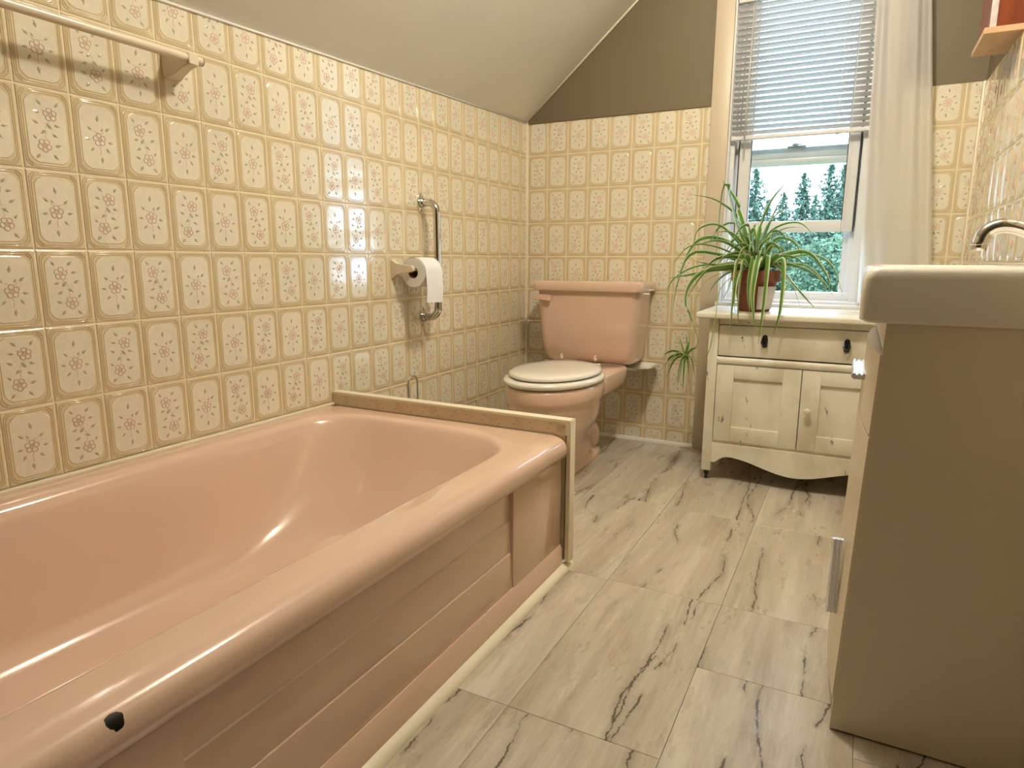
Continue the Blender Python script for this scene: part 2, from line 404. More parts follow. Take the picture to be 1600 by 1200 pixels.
# baseboards (white quarter round)
def qround(n, r=0.016): return [(0, 0)]+[(r*math.sin(a), r*math.cos(a)) for a in [PI/2*i/6 for i in range(7)]]
q = qround(6)
tag(MB().extrude_profile([(YB-a, b) for a, b in q], 0.012, XR-0.01, 'X').build('baseboard_back', 'white_paint', smooth=True), kind='structure')
tag(MB().extrude_profile(q, 1.565, YB-0.012, 'Y').build('baseboard_left', 'white_paint', smooth=True), kind='structure')
tag(MB().extrude_profile([(XR-a, b) for a, b in q], 1.72, YB-0.012, 'Y').build('baseboard_right', 'white_paint', smooth=True), kind='structure')

# ------------------------------------------------------------------ wall tiles, embossed with flowers and leaves
def ring(b, pts, wd, h, z, mi, closed=True):
    """raised ridge with a triangular section along a closed line"""
    n = len(pts); L = []
    for i, p in enumerate(pts):
        p = Vector(p); a = Vector(pts[i-1 if closed or i else 0]); c = Vector(pts[(i+1) % n if closed or i < n-1 else i])
        t = (c-a).normalized(); nn = Vector((-t.y, t.x))
        L.append((b.verts.new((p.x+nn.x*wd, p.y+nn.y*wd, z)), b.verts.new((p.x, p.y, z+h)), b.verts.new((p.x-nn.x*wd, p.y-nn.y*wd, z))))
    for i in range(n if closed else n-1):
        j = (i+1) % n
        for k in (0, 1):
            f = b.faces.new((L[i][k], L[i][k+1], L[j][k+1], L[j][k])); f.material_index = mi; f.smooth = True
def scoop(hw, hh, c, n=4):
    """rectangle with cut rounded corners"""
    P = []
    for sx, sy, a0 in ((1, 1, 0), (-1, 1, 1), (-1, -1, 2), (1, -1, 3)):
        pr = []
        for i in range(n+1):
            a = PI/2*i/n; pr.append((hw-c+c*math.cos(a)*(0.86 if 0 < i < n else 1), hh-c+c*math.sin(a)*(0.86 if 0 < i < n else 1)))
        if a0 % 2: pr = pr[::-1]
        P += [(sx*x, sy*y) for x, y in pr]
    return P
def tile_bm(design, mirror):
    b = bmesh.new(); W, H = TW/2-0.0013, TH/2-0.0013; z0 = 0.0016
    lo = [b.verts.new((x, y, 0)) for x, y in ((-W, -H), (W, -H), (W, H), (-W, H))]
    md = [b.verts.new((x, y, z0*0.35)) for x, y in ((-W, -H), (W, -H), (W, H), (-W, H))]
    e = 0.0020; hi = [b.verts.new((x, y, z0)) for x, y in ((-W+e, -H+e), (W-e, -H+e), (W-e, H-e), (-W+e, H-e))]
    for A, B_ in ((lo, md), (md, hi)):
        for i in range(4): b.faces.new((A[i], A[(i+1) % 4], B_[(i+1) % 4], B_[i]))
    b.faces.new(hi)
    # border lines
    for ins, c in ((0.0045, 0.010), (0.0078, 0.012)):
        ring(b, scoop(W-ins, H-ins, c, 2), 0.0011, 0.0011, z0, 1)
    for sx in (-1, 1):
        for sy in (-1, 1):
            for d in (0.0075, 0.0115):
                ring(b, [(sx*(W-0.0045-d), sy*(H-0.0045)), (sx*(W-0.0045-d*0.65), sy*(H-0.0045-d*0.65)), (sx*(W-0.0045), sy*(H-0.0045-d))], 0.001, 0.0011, z0, 1, False)
    # raised centre panel
    P = scoop(W-0.0125, H-0.0130, 0.014, 4); z1 = z0+0.0006
    a = [b.verts.new((x*1.03, y*1.02, z0)) for x, y in P]; c = [b.verts.new((x, y, z1)) for x, y in P]
    n = len(P)
    for i in range(n): f = b.faces.new((a[i], a[(i+1) % n], c[(i+1) % n], c[i])); f.material_index = 1
    f = b.faces.new(c); f.material_index = 2
    def flower(cx, cy, s, rot):
        for k in range(5):
            a = rot+2*PI*k/5; d = Vector((math.cos(a), math.sin(a))); t = Vector((-d.y, d.x)); pts = []
            for i in range(7):
                q = 2*PI*i/7; pts.append(Vector((cx, cy))+d*s*(0.62+0.36*math.cos(q))+t*s*0.40*math.sin(q))
            ring(b, pts, 0.0010, 0.0012, z1, 3)
        ring(b, [Vector((cx, cy))+Vector((math.cos(2*PI*i/5), math.sin(2*PI*i/5)))*s*0.16 for i in range(5)], 0.0007, 0.0008, z1, 3)
    def leaf(cx, cy, a, s):
        cx *= 1.25; cy *= 1.18; s *= 1.55
        d = Vector((math.cos(a), math.sin(a)))*s; t = Vector((-d.y, d.x)); c0 = Vector((cx, cy))
        pt = [c0+d, c0+d*-0.1+t*0.42, c0-d*0.8, c0+d*-0.1-t*0.42]
        v = [b.verts.new((p.x, p.y, z1+0.0001)) for p in pt]; tp = b.verts.new((c0.x, c0.y, z1+0.0008))
        for i in range(4): f = b.faces.new((v[i], v[(i+1) % 4], tp)); f.material_index = 4
    def vein(p, q):
        p, q = Vector(p), Vector(q); mid = (p+q)/2+Vector((0.0015, 0.001)); ring(b, [p, mid, q], 0.0004, 0.0004, z1, 4, False)
    if design == 1:
        flower(0.001, -0.003, 0.0135, 0.4)
        for (x, y, a, s) in ((0, .032, 1.4, .0055), (-.014, .014, 2.4, .0045), (.015, .016, .7, .005), (-.019, -.004, 3.0, .0042), (.018, -.006, -.2, .0045),
                             (-.012, -.020, 3.9, .0045), (.013, -.020, 5.3, .0048), (.002, -.037, 4.6, .0055), (.006, .014, 1.0, .0035)): leaf(x, y, a, s)
        vein((.004, .008), (.011, .013)); vein((-.003, .008), (-.011, .012)); vein((0, -.014), (.001, -.033))
    else:
        flower(-0.008, 0.029, 0.0130, 0.2); flower(0.008, -0.030, 0.0130, 0.9)
        for (x, y, a, s) in ((-.017, .041, 2.2, .0045), (.008, .041, .8, .005), (.013, .026, .2, .0045), (.016, .010, .5, .0048), (-.014, .008, 3.4, .0045), (-.003, .006, .9, .0055),
                             (.006, -.004, 5.6, .0048), (-.010, -.008, 3.6, .0048), (-.013, -.024, 2.8, .005), (.019, -.014, .9, .004), (-.008, -.042, 4.0, .005), (.017, -.043, 5.5, .005)): leaf(x, y, a, s)
        vein((-.006, .015), (.004, .002)); vein((.005, -.017), (.001, -.002)); vein((-.002, .03), (.007, .037))
    if mirror:
        for v in b.verts: v.co.x *= -1
        bmesh.ops.reverse_faces(b, faces=b.faces[:])
    return b
TILE_SRC = {(d, k): tile_bm(d, k) for d in (1, 2) for k in (0, 1)}
TILE_MATS = ('tile_border', 'tile_ridge', 'tile_panel', 'tile_flower', 'tile_leaf')
TILE_ME = {}
def tile_mesh(d, k, cuts):
    key = (d, k, tuple((round(c[0], 4), c[1]) for c in cuts))
    if key not in TILE_ME:
        b = TILE_SRC[(d, k)].copy()
        for (co, no) in cuts:
            p = Vector((no[0], no[1], 0))*co
            bmesh.ops.bisect_plane(b, geom=b.verts[:]+b.edges[:]+b.faces[:], plane_co=p, plane_no=(no[0], no[1], 0), clear_outer=True)
        me = bpy.data.meshes.new('tile'); b.to_mesh(me); b.free()
        for mm in TILE_MATS: me.materials.append(MATS[mm])
        TILE_ME[key] = me
    return TILE_ME[key]
def lay(wall, frame, u, z, design, mirror, umin, umax, zmin, zmax, skew=None):
    """one tile whose lower-left corner is (u, z) in the wall's own axes"""
    if u+TW < umin+0.004 or u > umax-0.004 or z+TH < zmin+0.004 or z > zmax(u+TW/2)-0.004: return
    cu, cz = u+TW/2, z+TH/2; cuts = []
    if u < umin: cuts.append((-(umin-cu), (-1, 0)))
    if u+TW > umax: cuts.append((umax-cu, (1, 0)))
    if z < zmin: cuts.append((-(zmin-cz), (0, -1)))
    if z+TH > min(zmax(u), zmax(u+TW)):
        d = (zmax(u+TW)-zmax(u))/TW; nn = Vector((-d, 1)).normalized()
        cuts.append(((zmax(cu)-cz)*nn.y, (nn.x, nn.y)))
    o = bpy.data.objects.new('tile', tile_mesh(design, mirror, cuts)); COL.objects.link(o); o.parent = wall
    o.matrix_local = frame(cu, cz)
def fr(xa, na, pos):
    M_ = Matrix((xa, (0, 0, 1), na)).transposed().to_4x4()
    def f(u, z): Q = M_.copy(); Q.translation = Vector(pos(u, z)); return Q
    return f
hsh = lambda a, c: (a*7919+c*104729+(a*c)*31) % 17 % 2
rowz = lambda j: ZT-(j+1)*TH
# left wall: u = y ; column edges at y = YB - TW*(i-0.304)
fl = fr((0, 1, 0), (1, 0, 0), lambda u, z: (0.0, u, z))
for i in range(1, 32):
    u = YB-TW*(i-0.304)
    for j in range(0, 10):
        zm = 0.374 if u+TW < 1.60 else 0.012
        lay(WL, fl, u, rowz(j), 2 if (i+j) % 2 == 0 else 1, hsh(i, j), -0.12, YB-0.009, zm, lambda y: ztop(y)-0.006)
MB().box(0.0, 0.004, YF, -0.13, 0.0, ztop(YF)-0.006).build('bounce_cut_board', 'paint_olive', WL)  # dark board added out of view, cuts bounce light off the near wall
# back wall (cream backing first)
MB().box(0.0, WX0-0.06, YB-0.0008, YB, 0.0, ZT).box(WX0-0.06, WX1+0.06, YB-0.0008, YB, 0.0, WZ0-0.02).box(WX1+0.06, XR, YB-0.0008, YB, 0, ZT-0.018).build('tile_backing', 'grout', WB)
fb = fr((1, 0, 0), (0, -1, 0), lambda u, z: (u, YB-0.0008, z))
for k in range(0, 18):
    u = TW*(k+0.12)
    for j in range(0, 10):
        d = 2 if (k+j) % 2 == 1 else 1
        if u < WX0-0.06: lay(WB, fb, u, rowz(j), d, hsh(k+3, j), 0.011, WX0-0.062, 0.014, lambda x: ZT-0.012)
        elif u+TW > WX1+0.05: lay(WB, fb, u, rowz(j), d, hsh(k+3, j), WX1+0.062, XR-0.011, 0.014, lambda x: ZT-0.018)
        elif j >= 6: lay(WB, fb, u, rowz(j), d, hsh(k+3, j), 0.011, XR, 0.014, lambda x: 0.60)
# right wall
MB().box(XR-0.0008, XR, 1.0, YB, 0.0, 1.42).build('tile_backing', 'grout', WR)
frr = fr((0, -1, 0), (-1, 0, 0), lambda u, z: (XR-0.0008, -u, z))
for i in range(0, 19):
    u = -YB+0.011+TW*i
    for j in range(0, 10):
        lay(WR, frr, u, rowz(j)-0.02, 2 if (i+j) % 2 else 1, hsh(i+5, j), -YB+0.011, -1.0, 0.014, lambda y: 1.42)

# ------------------------------------------------------------------ window
W1 = thing('window_1', None, None, (1.17, YB, WZ0), kind='structure')
cp = 'casing_paint'
MB().box(WX0-0.068, WX0+0.004, YB-0.020, YB, 0.0, WZ1+0.07, 0.003).build('casing', cp, W1, True)
MB().box(WX1-0.004, WX1+0.068, YB-0.020, YB, 0.0, WZ1+0.07, 0.003).build('casing', cp, W1, True)
MB().box(WX0-0.068, WX1+0.068, YB-0.022, YB, WZ1, WZ1+0.08, 0.003).build('head_casing', cp, W1, True)
v = 'vinyl_white'
MB().box(WX0, WX0+0.010, YB-0.004, YB+0.13, WZ0, WZ1).build('jamb', v, W1)
MB().box(WX1-0.010, WX1, YB-0.004, YB+0.13, WZ0, WZ1).build('jamb', v, W1)
MB().box(WX0, WX1, YB, YB+0.13, WZ1-0.010, WZ1).build('head_jamb', v, W1)
MB().box(WX0-0.004, WX1+0.004, YB-0.04, YB+0.16, WZ0-0.02, WZ0+0.008, 0.004).build('sill', 'vinyl_white', W1, True)
# vinyl frame tracks
for x0, x1, y0, y1 in ((WX0+0.010, WX0+0.040, 2.955, 2.970), (WX0+0.010, WX0+0.026, 2.905, 2.955), (WX0+0.010, WX0+0.032, 2.970, 3.01),
                       (WX1-0.060, WX1-0.010, 2.955, 2.970), (WX1-0.040, WX1-0.010, 2.915, 2.955), (WX1-0.060, WX1-0.010, 2.970, 3.01), (WX1-0.080, WX1-0.060, 2.975, 3.005)):
    MB().box(x0, x1, y0, y1, WZ0+0.008, WZ1-0.010, 0.0015).build('track', v, W1, True)
MB().box(WX0+0.010, WX1-0.010, 2.900, 3.01, WZ0+0.006, WZ0+0.020, 0.003).box(WX0+0.010, WX1-0.010, 2.950, 3.01, WZ0+0.008, WZ0+0.052, 0.003).build('bottom_rail', v, W1, True)
# raised lower sash
sx0, sx1, sz0, sz1 = 0.948, 1.386, 0.930, 1.90
S = MB().box(sx0, 0.994, 2.925, 2.955, sz0, sz1, 0.003).box(1.346, sx1, 2.925, 2.955, sz0, sz1, 0.003)
S.box(0.994, 1.346, 2.925, 2.955, sz0, 0.975, 0.003).box(0.994, 1.346, 2.925, 2.955, sz1-0.045, sz1, 0.003).build('sash', v, W1, True)
MB().box(0.990, 1.350, 2.938, 2.942, 0.970, sz1-0.04).build('pane', 'window_glass', W1)
G = MB().box(0.9935, 0.996, 2.924, 2.930, 0.975, sz1-0.045).box(1.344, 1.3465, 2.924, 2.930, 0.975, sz1-0.045).box(sx1, sx1+0.003, 2.923, 2.940, sz0, sz1).box(sx0-0.003, sx0, 2.923, 2.940, sz0, sz1)
G.build('gasket', 'gasket', W1)
# upper sash, lowered behind it: meeting rails and lock
U = MB().box(0.935, 0.975, 2.958, 2.985, 1.195, WZ1-0.01, 0.003).box(1.366, 1.40, 2.958, 2.985, 1.195, WZ1-0.01, 0.003)
U.box(0.975, 1.366, 2.958, 2.985, 1.222, 1.262, 0.003).box(0.975, 1.366, 2.956, 2.990, 1.195, 1.222, 0.004).build('sash', v, W1, True)
MB().box(0.97, 1.37, 2.970, 2.974, 1.255, WZ1-0.02).build('pane', 'window_glass', W1)
K = MB().box(1.125, 1.195, 2.950, 2.966, 1.262, 1.268, 0.002); K.lathe((1.155, 2.958, 1.268), [(0.013, 0), (0.013, 0.006), (0.008, 0.010), (0.002, 0.010)], 14).box(1.158, 1.182, 2.953, 2.961, 1.270, 1.277, 0.002)
K.build('sash_lock', 'satin_aluminium', W1, True)

# ================================================================== THINGS
# ------------------------------------------------------------------ bathtub
T = thing('bathtub', 'pink enamel bathtub with a chipped black spot on its rim, below the tiled wall', 'bathtub', (0.40, 0.75, 0.0))
Y0, Y1 = -0.03, 1.520
lp = [rr(0.004, 0.786, Y0, Y1, 0.012, 0.312), rr(0.002, 0.797, Y0, Y1, 0.014, 0.320), rr(0.002, 0.802, Y0, Y1, 0.018, 0.335), rr(0.002, 0.801, Y0, Y1, 0.022, 0.350),
      rr(0.002, 0.796, Y0, Y1, 0.026, 0.361), rr(0.002, 0.786, Y0+0.005, Y1, 0.03, 0.368), rr(0.002, 0.772, Y0+0.01, Y1-0.002, 0.03, 0.371), rr(0.004, 0.750, 0.0, Y1-0.01, 0.05, 0.3715),
      rr(0.055, 0.718, 0.055, 1.472, (0.15, 0.20, 0.16, 0.15), 0.3715), rr(0.061, 0.712, 0.061, 1.466, (0.15, 0.20, 0.16, 0.15), 0.3705), rr(0.070, 0.703, 0.070, 1.457, (0.15, 0.195, 0.155, 0.15), 0.366), rr(0.077, 0.696, 0.076, 1.449, (0.15, 0.19, 0.15, 0.15), 0.357),
      rr(0.083, 0.690, 0.081, 1.438, (0.15, 0.19, 0.15, 0.15), 0.340), rr(0.094, 0.677, 0.09, 1.40, (0.15, 0.19, 0.16, 0.15), 0.28), rr(0.108, 0.661, 0.10, 1.335, (0.15, 0.19, 0.17, 0.15), 0.20),
      rr(0.124, 0.643, 0.11, 1.26, (0.15, 0.19, 0.18, 0.15), 0.135), rr(0.142, 0.624, 0.13, 1.20, (0.14, 0.18, 0.18, 0.14), 0.100), rr(0.170, 0.596, 0.16, 1.14, (0.13, 0.17, 0.17, 0.13), 0.080), rr(0.215, 0.55, 0.21, 1.06, (0.11, 0.14, 0.14, 0.11), 0.071), rr(0.30, 0.47, 0.32, 0.92, 0.08, 0.066)]
MB().loft(lp, False, True).build('tub_shell', 'tub_enamel', T, 60)
# apron: side stiles, stepped tiers between them, foot band
ap = MB().box(0.72, 0.783, 1.245, 1.518, 0.072, 0.322, 0.004).box(0.72, 0.783, Y0+0.01, 0.418, 0.072, 0.322, 0.004)
ap.extrude_profile([(0.72, 0.0), (0.788, 0.0), (0.788, 0.060), (0.782, 0.074), (0.72, 0.074)], Y0+0.01, 1.518, 'Y')
ap.build('apron', 'tub_enamel', T, 30)
for z0, z1, x in ((0.240, 0.322, 0.770), (0.162, 0.240, 0.7735), (0.074, 0.162, 0.777)):
    MB().extrude_profile([(0.73, z0), (x+0.0015, z0), (x+0.0025, z0+0.002), (x, z1-0.003), (x-0.003, z1), (0.73, z1)], 0.414, 1.249, 'Y').build('apron_panel', 'tub_enamel', T, 30)
MB().box(0.004, 0.012, Y0, 1.522, 0.3705, 0.3795, 0.003).build('caulk_bead', 'cream_trim', T, True)
# white strip along the foot of the tub
tag(MB().extrude_profile([(0.789, 0.0), (0.806, 0.0), (0.806, 0.003), (0.802, 0.010), (0.796, 0.016), (0.789, 0.018)], Y0, 1.560, 'Y').build('foot_trim', 'cream_trim', smooth=True, org=(0.80, 0.75, 0)),
    'narrow cream strip of quarter round along the foot of the pink tub', 'trim')
# ------------------------------------------------------------------ tiled end panel
D = thing('end_panel', 'low floral end panel with cream edging standing between bathtub and toilet', 'panel', (0.40, 1.54, 0.0))
MB().box(0.003, 0.788, 1.526, 1.548, 0.024, 0.404).build('panel_core', 'tile_border', D)
MB().box(0.002, 0.790, 1.5225, 1.5262, 0.372, 0.404).build('facing', 'tile_border', D)
def motif(bm_, cx, cz, y, s):
    for k in range(5):
        a = 2*PI*k/5+0.3; pts = []
        for i in range(8):
            q_ = 2*PI*i/8; dx, dz = s*(0.62+0.36*math.cos(q_)), s*0.34*math.sin(q_)
            pts.append((cx+dx*math.cos(a)-dz*math.sin(a), y, cz+dx*math.sin(a)+dz*math.cos(a)))
        bm_.tube(pts+[pts[0]], 0.0006, 4, False)
lm = MB()
for k in range(8):
    cx = 0.07+0.099*k; fm = MB(); motif(fm, cx+(0.01 if k % 2 else -0.008), 0.388, 1.5222, 0.011); fm.build('printed_flower', 'tile_flower', D)
    for dx, dz in ((0.022, 0.006), (-0.024, -0.004), (0.03, -0.008), (-0.016, 0.010)):
        lm.box(cx+dx-0.003, cx+dx+0.003, 1.5219, 1.5226, 0.388+dz-0.0016, 0.388+dz+0.0016)
lm.build('printed_leaves', 'tile_leaf', D)['kind'] = 'stuff'
MB().box(0.003, 0.800, 1.521, 1.552, 0.404, 0.413, 0.002).build('top_edging', 'cream_trim', D, True)
MB().box(0.802, 0.806, 1.519, 1.551, 0.022, 0.413, 0.001).box(0.789, 0.802, 1.5405, 1.551, 0.022, 0.404).build('end_edging', 'cream_trim', D, True)
MB().box(0.7937, 0.8018, 1.5205, 1.540, 0.023, 0.372, 0.001).build('end_strip', 'cream_trim', D)
MB().box(0.790, 0.8025, 1.520, 1.5245, 0.372, 0.404, 0.001).build('corner_edging', 'cream_trim', D)
# ------------------------------------------------------------------ toilet
TX = 0.455
def egg(cx, cy, a, bf, bb, z, n=36, p=2.0):
    out = []
    for k in range(n):
        t = 2*PI*k/n; c, s = math.cos(t), math.sin(t)
        out.append((cx+a*math.copysign(abs(c)**(2/p), c), cy+(bb if s > 0 else bf)*math.copysign(abs(s)**(2/p), s), z))
    return out
T = thing('toilet', 'pink close-coupled toilet with a white seat against the tiled wall', 'toilet', (TX, 2.35, 0.0))
cy = 2.22
BX = 0.430
L_ = [egg(BX, 2.38, 0.088, 0.265, 0.28, 0.0, p=3.0), egg(BX, 2.38, 0.090, 0.267, 0.28, 0.014, p=3.0), egg(BX, 2.38, 0.085, 0.262, 0.275, 0.024, p=3.0), egg(BX, 2.375, 0.070, 0.215, 0.27, 0.034, p=2.6), egg(BX, 2.365, 0.066, 0.190, 0.27, 0.07, p=2.3),
      egg(BX+0.004, 2.355, 0.074, 0.185, 0.27, 0.11), egg(BX+0.010, 2.33, 0.095, 0.205, 0.26, 0.15), egg(TX-0.008, 2.29, 0.118, 0.228, 0.25, 0.19), egg(TX-0.004, 2.25, 0.140, 0.238, 0.25, 0.225), egg(TX, 2.225, 0.153, 0.240, 0.25, 0.26),
      egg(TX, cy, 0.160, 0.240, 0.25, 0.295), egg(TX, cy, 0.163, 0.242, 0.25, 0.312), egg(TX, cy, 0.169, 0.248, 0.25, 0.318), egg(TX, cy, 0.171, 0.250, 0.25, 0.335), egg(TX, cy, 0.171, 0.250, 0.25, 0.363), egg(TX, cy, 0.167, 0.246, 0.246, 0.372), egg(TX, cy, 0.156, 0.236, 0.24, 0.375), egg(TX, cy, 0.08, 0.12, 0.12, 0.375)]
MB().loft(L_, True, True).build('bowl', 'pink_china', T, 60)
MB().loft([rr(TX-0.10, TX+0.10, 2.38, 2.69, 0.05, 0.27), rr(TX-0.13, TX+0.13, 2.38, 2.70, 0.05, 0.31), rr(TX-0.135, TX+0.135, 2.38, 2.705, 0.05, 0.365), rr(TX-0.128, TX+0.128, 2.385, 2.70, 0.045, 0.374)], True, True).build('rear_deck', 'pink_china', T, 60)
MB().tube(bez([(BX+0.035, 2.36, 0.15), (BX+0.065, 2.46, 0.19), (BX+0.055, 2.54, 0.12), (BX+0.03, 2.60, 0.03)], 12), [0.035, 0.04, 0.042, 0.042, 0.042, 0.04, 0.04, 0.04, 0.04, 0.038, 0.035, 0.03, 0.025], 14).build('trapway', 'pink_china', T, 'all')
for sx in (-1, 1):
    MB().lathe((BX+sx*0.064, 2.50, 0.022), [(0.017, 0), (0.018, 0.008), (0.016, 0.018), (0.010, 0.025), (0.002, 0.027)], 16).build('bolt_cap', 'pink_plastic', T, 'all')
# tank: tapered, front corners chamfered
KX0, KX1 = 0.145, 0.640
def tk(z, ins, f, r=0.035): return rr(KX0+ins, KX1-ins, f, YB-0.022, (r, 0.015, 0.015, r), z)
tank = MB().loft([tk(0.372, 0.055, 2.715, 0.04), tk(0.380, 0.045, 2.705, 0.045), tk(0.40, 0.036, 2.695), tk(0.44, 0.030, 2.686), tk(0.55, 0.020, 2.676), tk(0.690, 0.013, 2.668)], True, True).build('tank', 'pink_china', T, 50)
MB().loft([rr(KX0, KX1, 2.652, YB-0.012, (0.03, 0.01, 0.01, 0.03), 0.686), rr(KX0-0.003, KX1+0.003, 2.649, YB-0.010, (0.03, 0.01, 0.01, 0.03), 0.692), rr(KX0-0.003, KX1+0.003, 2.649, YB-0.010, (0.03, 0.01, 0.01, 0.03), 0.716), rr(KX0, KX1, 2.652, YB-0.012, (0.03, 0.01, 0.01, 0.03), 0.725), rr(KX0+0.008, KX1-0.008, 2.660, YB-0.02, (0.03, 0.01, 0.01, 0.03), 0.728)], True, True).build('tank_lid', 'pink_china', T, 50)
lv = MB().lathe((KX0+0.045, 2.672, 0.655), [(0.014, 0), (0.014, -0.012), (0.010, -0.016)], 14, axis='Y')
lv.loft([[(x, 2.654-0.002*k, z) for x, z in ((KX0+0.02, 0.668), (KX0+0.02, 0.650), (KX0+0.05, 0.645), (KX0+0.088, 0.640), (KX0+0.092, 0.650), (KX0+0.090, 0.668))] for k in (0, 3)], True, True)
lv.build('flush_lever', 'pink_plastic', T, 30)
# seat and lid
MB().loft([egg(TX, cy, 0.166, 0.244, 0.215, 0.3790), egg(TX, cy, 0.174, 0.252, 0.222, 0.3830), egg(TX, cy, 0.177, 0.255, 0.225, 0.3900), egg(TX, cy, 0.174, 0.252, 0.222, 0.3980), egg(TX, cy, 0.162, 0.240, 0.21, 0.4010)], True, True).build('seat_ring', 'seat_white', T, 'all')
for dx_, dy_ in ((-0.09, -0.12), (0.09, -0.12), (-0.10, 0.08), (0.10, 0.08)): MB().lathe((TX+dx_, cy+dy_, 0.4005), [(0.009, 0), (0.009, 0.005), (0.006, 0.006)], 12).build('lid_bumper', 'seat_white', T, 40)
MB().loft([egg(TX, cy+0.006, 0.154, 0.226, 0.212, 0.4050), egg(TX, cy+0.006, 0.160, 0.232, 0.216, 0.4080), egg(TX, cy+0.006, 0.161, 0.233, 0.217, 0.4130), egg(TX, cy+0.006, 0.157, 0.229, 0.213, 0.4190), egg(TX, cy+0.006, 0.142, 0.212, 0.198, 0.4230), egg(TX, cy+0.006, 0.10, 0.15, 0.14, 0.4260), egg(TX, cy+0.006, 0.04, 0.06, 0.06, 0.4270)], True, True).build('seat_lid', 'seat_white', T, 'all')
for sx in (-1, 1):
    h = MB().box(TX+sx*0.072-0.012, TX+sx*0.072+0.012, cy+0.190, cy+0.235, 0.372, 0.4000, 0.004); h.tube([(TX+sx*0.072-0.022, cy+0.222, 0.4060), (TX+sx*0.072+0.022, cy+0.222, 0.4060)], 0.008, 10)
    h.tube([(TX+sx*0.072, cy+0.222+0.009*math.cos(a), 0.434+0.009*math.sin(a)) for a in [2*PI*i/10 for i in range(11)]], 0.003, 6)
    h.build('hinge', 'cream_plastic', T, True)
# drip tray under the tank
tr = MB().loft([rr(0.20, 0.640, 2.70, 2.855, 0.03, 0.352), rr(0.185, 0.672, 2.685, 2.862, 0.035, 0.366), rr(0.181, 0.678, 2.681, 2.864, 0.035, 0.367), rr(0.189, 0.668, 2.690, 2.858, 0.03, 0.3655), rr(0.204, 0.638, 2.704, 2.852, 0.03, 0.3545)], True, True)
tr.build('drip_tray', 'seat_white', T, True)
# ------------------------------------------------------------------ grab bar
G = thing('grab_bar', 'upright chrome grab bar screwed to the floral tiles behind paper roll', 'grab bar', (0.0, 2.014, 0.81))
pts = [(0.004, 2.014, 1.017), (0.035, 2.014, 1.017)]
pts += [(0.035+0.038*math.sin(a), 2.014, 0.979+0.038*math.cos(a)) for a in [PI/2*i/8 for i in range(1, 9)]]
pts += [(0.073, 2.014, z) for z in (0.90, 0.80, 0.72)]
pts += [(0.035+0.038*math.cos(a), 2.014, 0.646-0.038*math.sin(a)) for a in [PI/2*i/8 for i in range(0, 9)]]
pts += [(0.004, 2.014, 0.608)]
MB().tube(pts, 0.0135, 16).build('rail', 'chrome', G, 'all')
for z in (1.017, 0.608):
    dm = [(2.014+0.019*math.copysign(abs(math.sin(a))**1.5, math.sin(a)), z+0.036*math.copysign(abs(math.cos(a))**1.0, math.cos(a))) for a in [2*PI*i/24 for i in range(24)]]
    f = MB().extrude_profile(dm, 0.002, 0.007, 'X'); f.lathe((0.007, 2.014, z), [(0.0165, 0), (0.0165, 0.010), (0.0125, 0.014)], 16, axis='X')
    fl_ = f.build('flange', 'chrome', G, True)
    for dz in (-0.026, 0.026): MB().lathe((0.007, 2.014, z+dz), [(0.004, 0), (0.004, 0.0015), (0.001, 0.0025)], 10, axis='X').build('screw', 'steel_wire', fl_, 'all')
# ------------------------------------------------------------------ paper holder and roll
RX, RZ, RY0, RY1 = 0.075, 0.785, 1.862, 1.962
H = thing('paper_holder', 'cream two-armed toilet paper holder fixed on the floral tiles', 'paper holder', (0.0, 1.90, RZ))
for y, s in ((1.845, 1), (1.977, -1)):
    arm = MB()
    arm.loft([[(x, y+b*yy, RZ+zz) for yy, zz in ((-1, -c), (1, -c), (1, d), (-1, d))] for x, b, c, d in ((0.002, 0.014, 0.034, 0.034), (0.008, 0.013, 0.032, 0.030), (0.022, 0.009, 0.020, 0.020), (0.045, 0.007, 0.014, 0.015), (0.083, 0.006, 0.010, 0.012), (0.090, 0.004, 0.006, 0.008))], True, True)
    bmesh.ops.bevel(arm.bm, geom=arm.bm.edges[:], offset=0.0015, segments=1, affect='EDGES')
    arm.build('arm', 'cream_plastic', H, 40)
MB().tube([(RX, 1.845, RZ), (RX, 1.977, RZ)], 0.008, 12).build('spindle', 'cream_plastic', H, 'all')
Rr = thing('toilet_paper_roll', 'white toilet paper roll with a quilted sheet hanging down', 'paper roll', (RX, 1.912, RZ-0.012))
zc = RZ-0.012; m = MB()
for r_a, r_b in ((0.020, 0.050),):
    N = 32; ci = lambda r, y: [(RX+r*math.cos(2*PI*k/N), y, zc+r*math.sin(2*PI*k/N)) for k in range(N)]
    m.loft([ci(r_a, RY0), ci(r_b-0.001, RY0), ci(r_b, RY0+0.002), ci(r_b, RY1-0.002), ci(r_b-0.001, RY1), ci(r_a, RY1)])
m.build('roll', 'paper', Rr, 40)
m = MB(); N = 24; m.loft([ci(0.020, RY0), ci(0.0185, RY0-0.0005), ci(0.0185, RY1), ci(0.020, RY1)]); m.build('core', 'card', Rr, 40)
prof = [(RX+0.0512*math.cos(a), zc+0.0512*math.sin(a)) for a in [PI*0.62-PI*0.62*i/12 for i in range(13)]]
prof += [(RX+0.0512+0.003*math.sin(t*3), zc-0.100*t) for t in [i/10 for i in range(1, 11)]]
sh = MB(); sh.loft([[(x, RY0+0.001, z) for x, z in prof], [(x, RY1-0.001, z-0.004*(i > 12)*(i-12)/10) for i, (x, z) in enumerate(prof)], [(x+0.0012, RY1-0.001, z-0.004*(i > 12)*(i-12)/10) for i, (x, z) in enumerate(prof)], [(x+0.0012, RY0+0.001, z) for x, z in prof]], closed=False)
sh.build('loose_sheet', 'paper', Rr, 40)
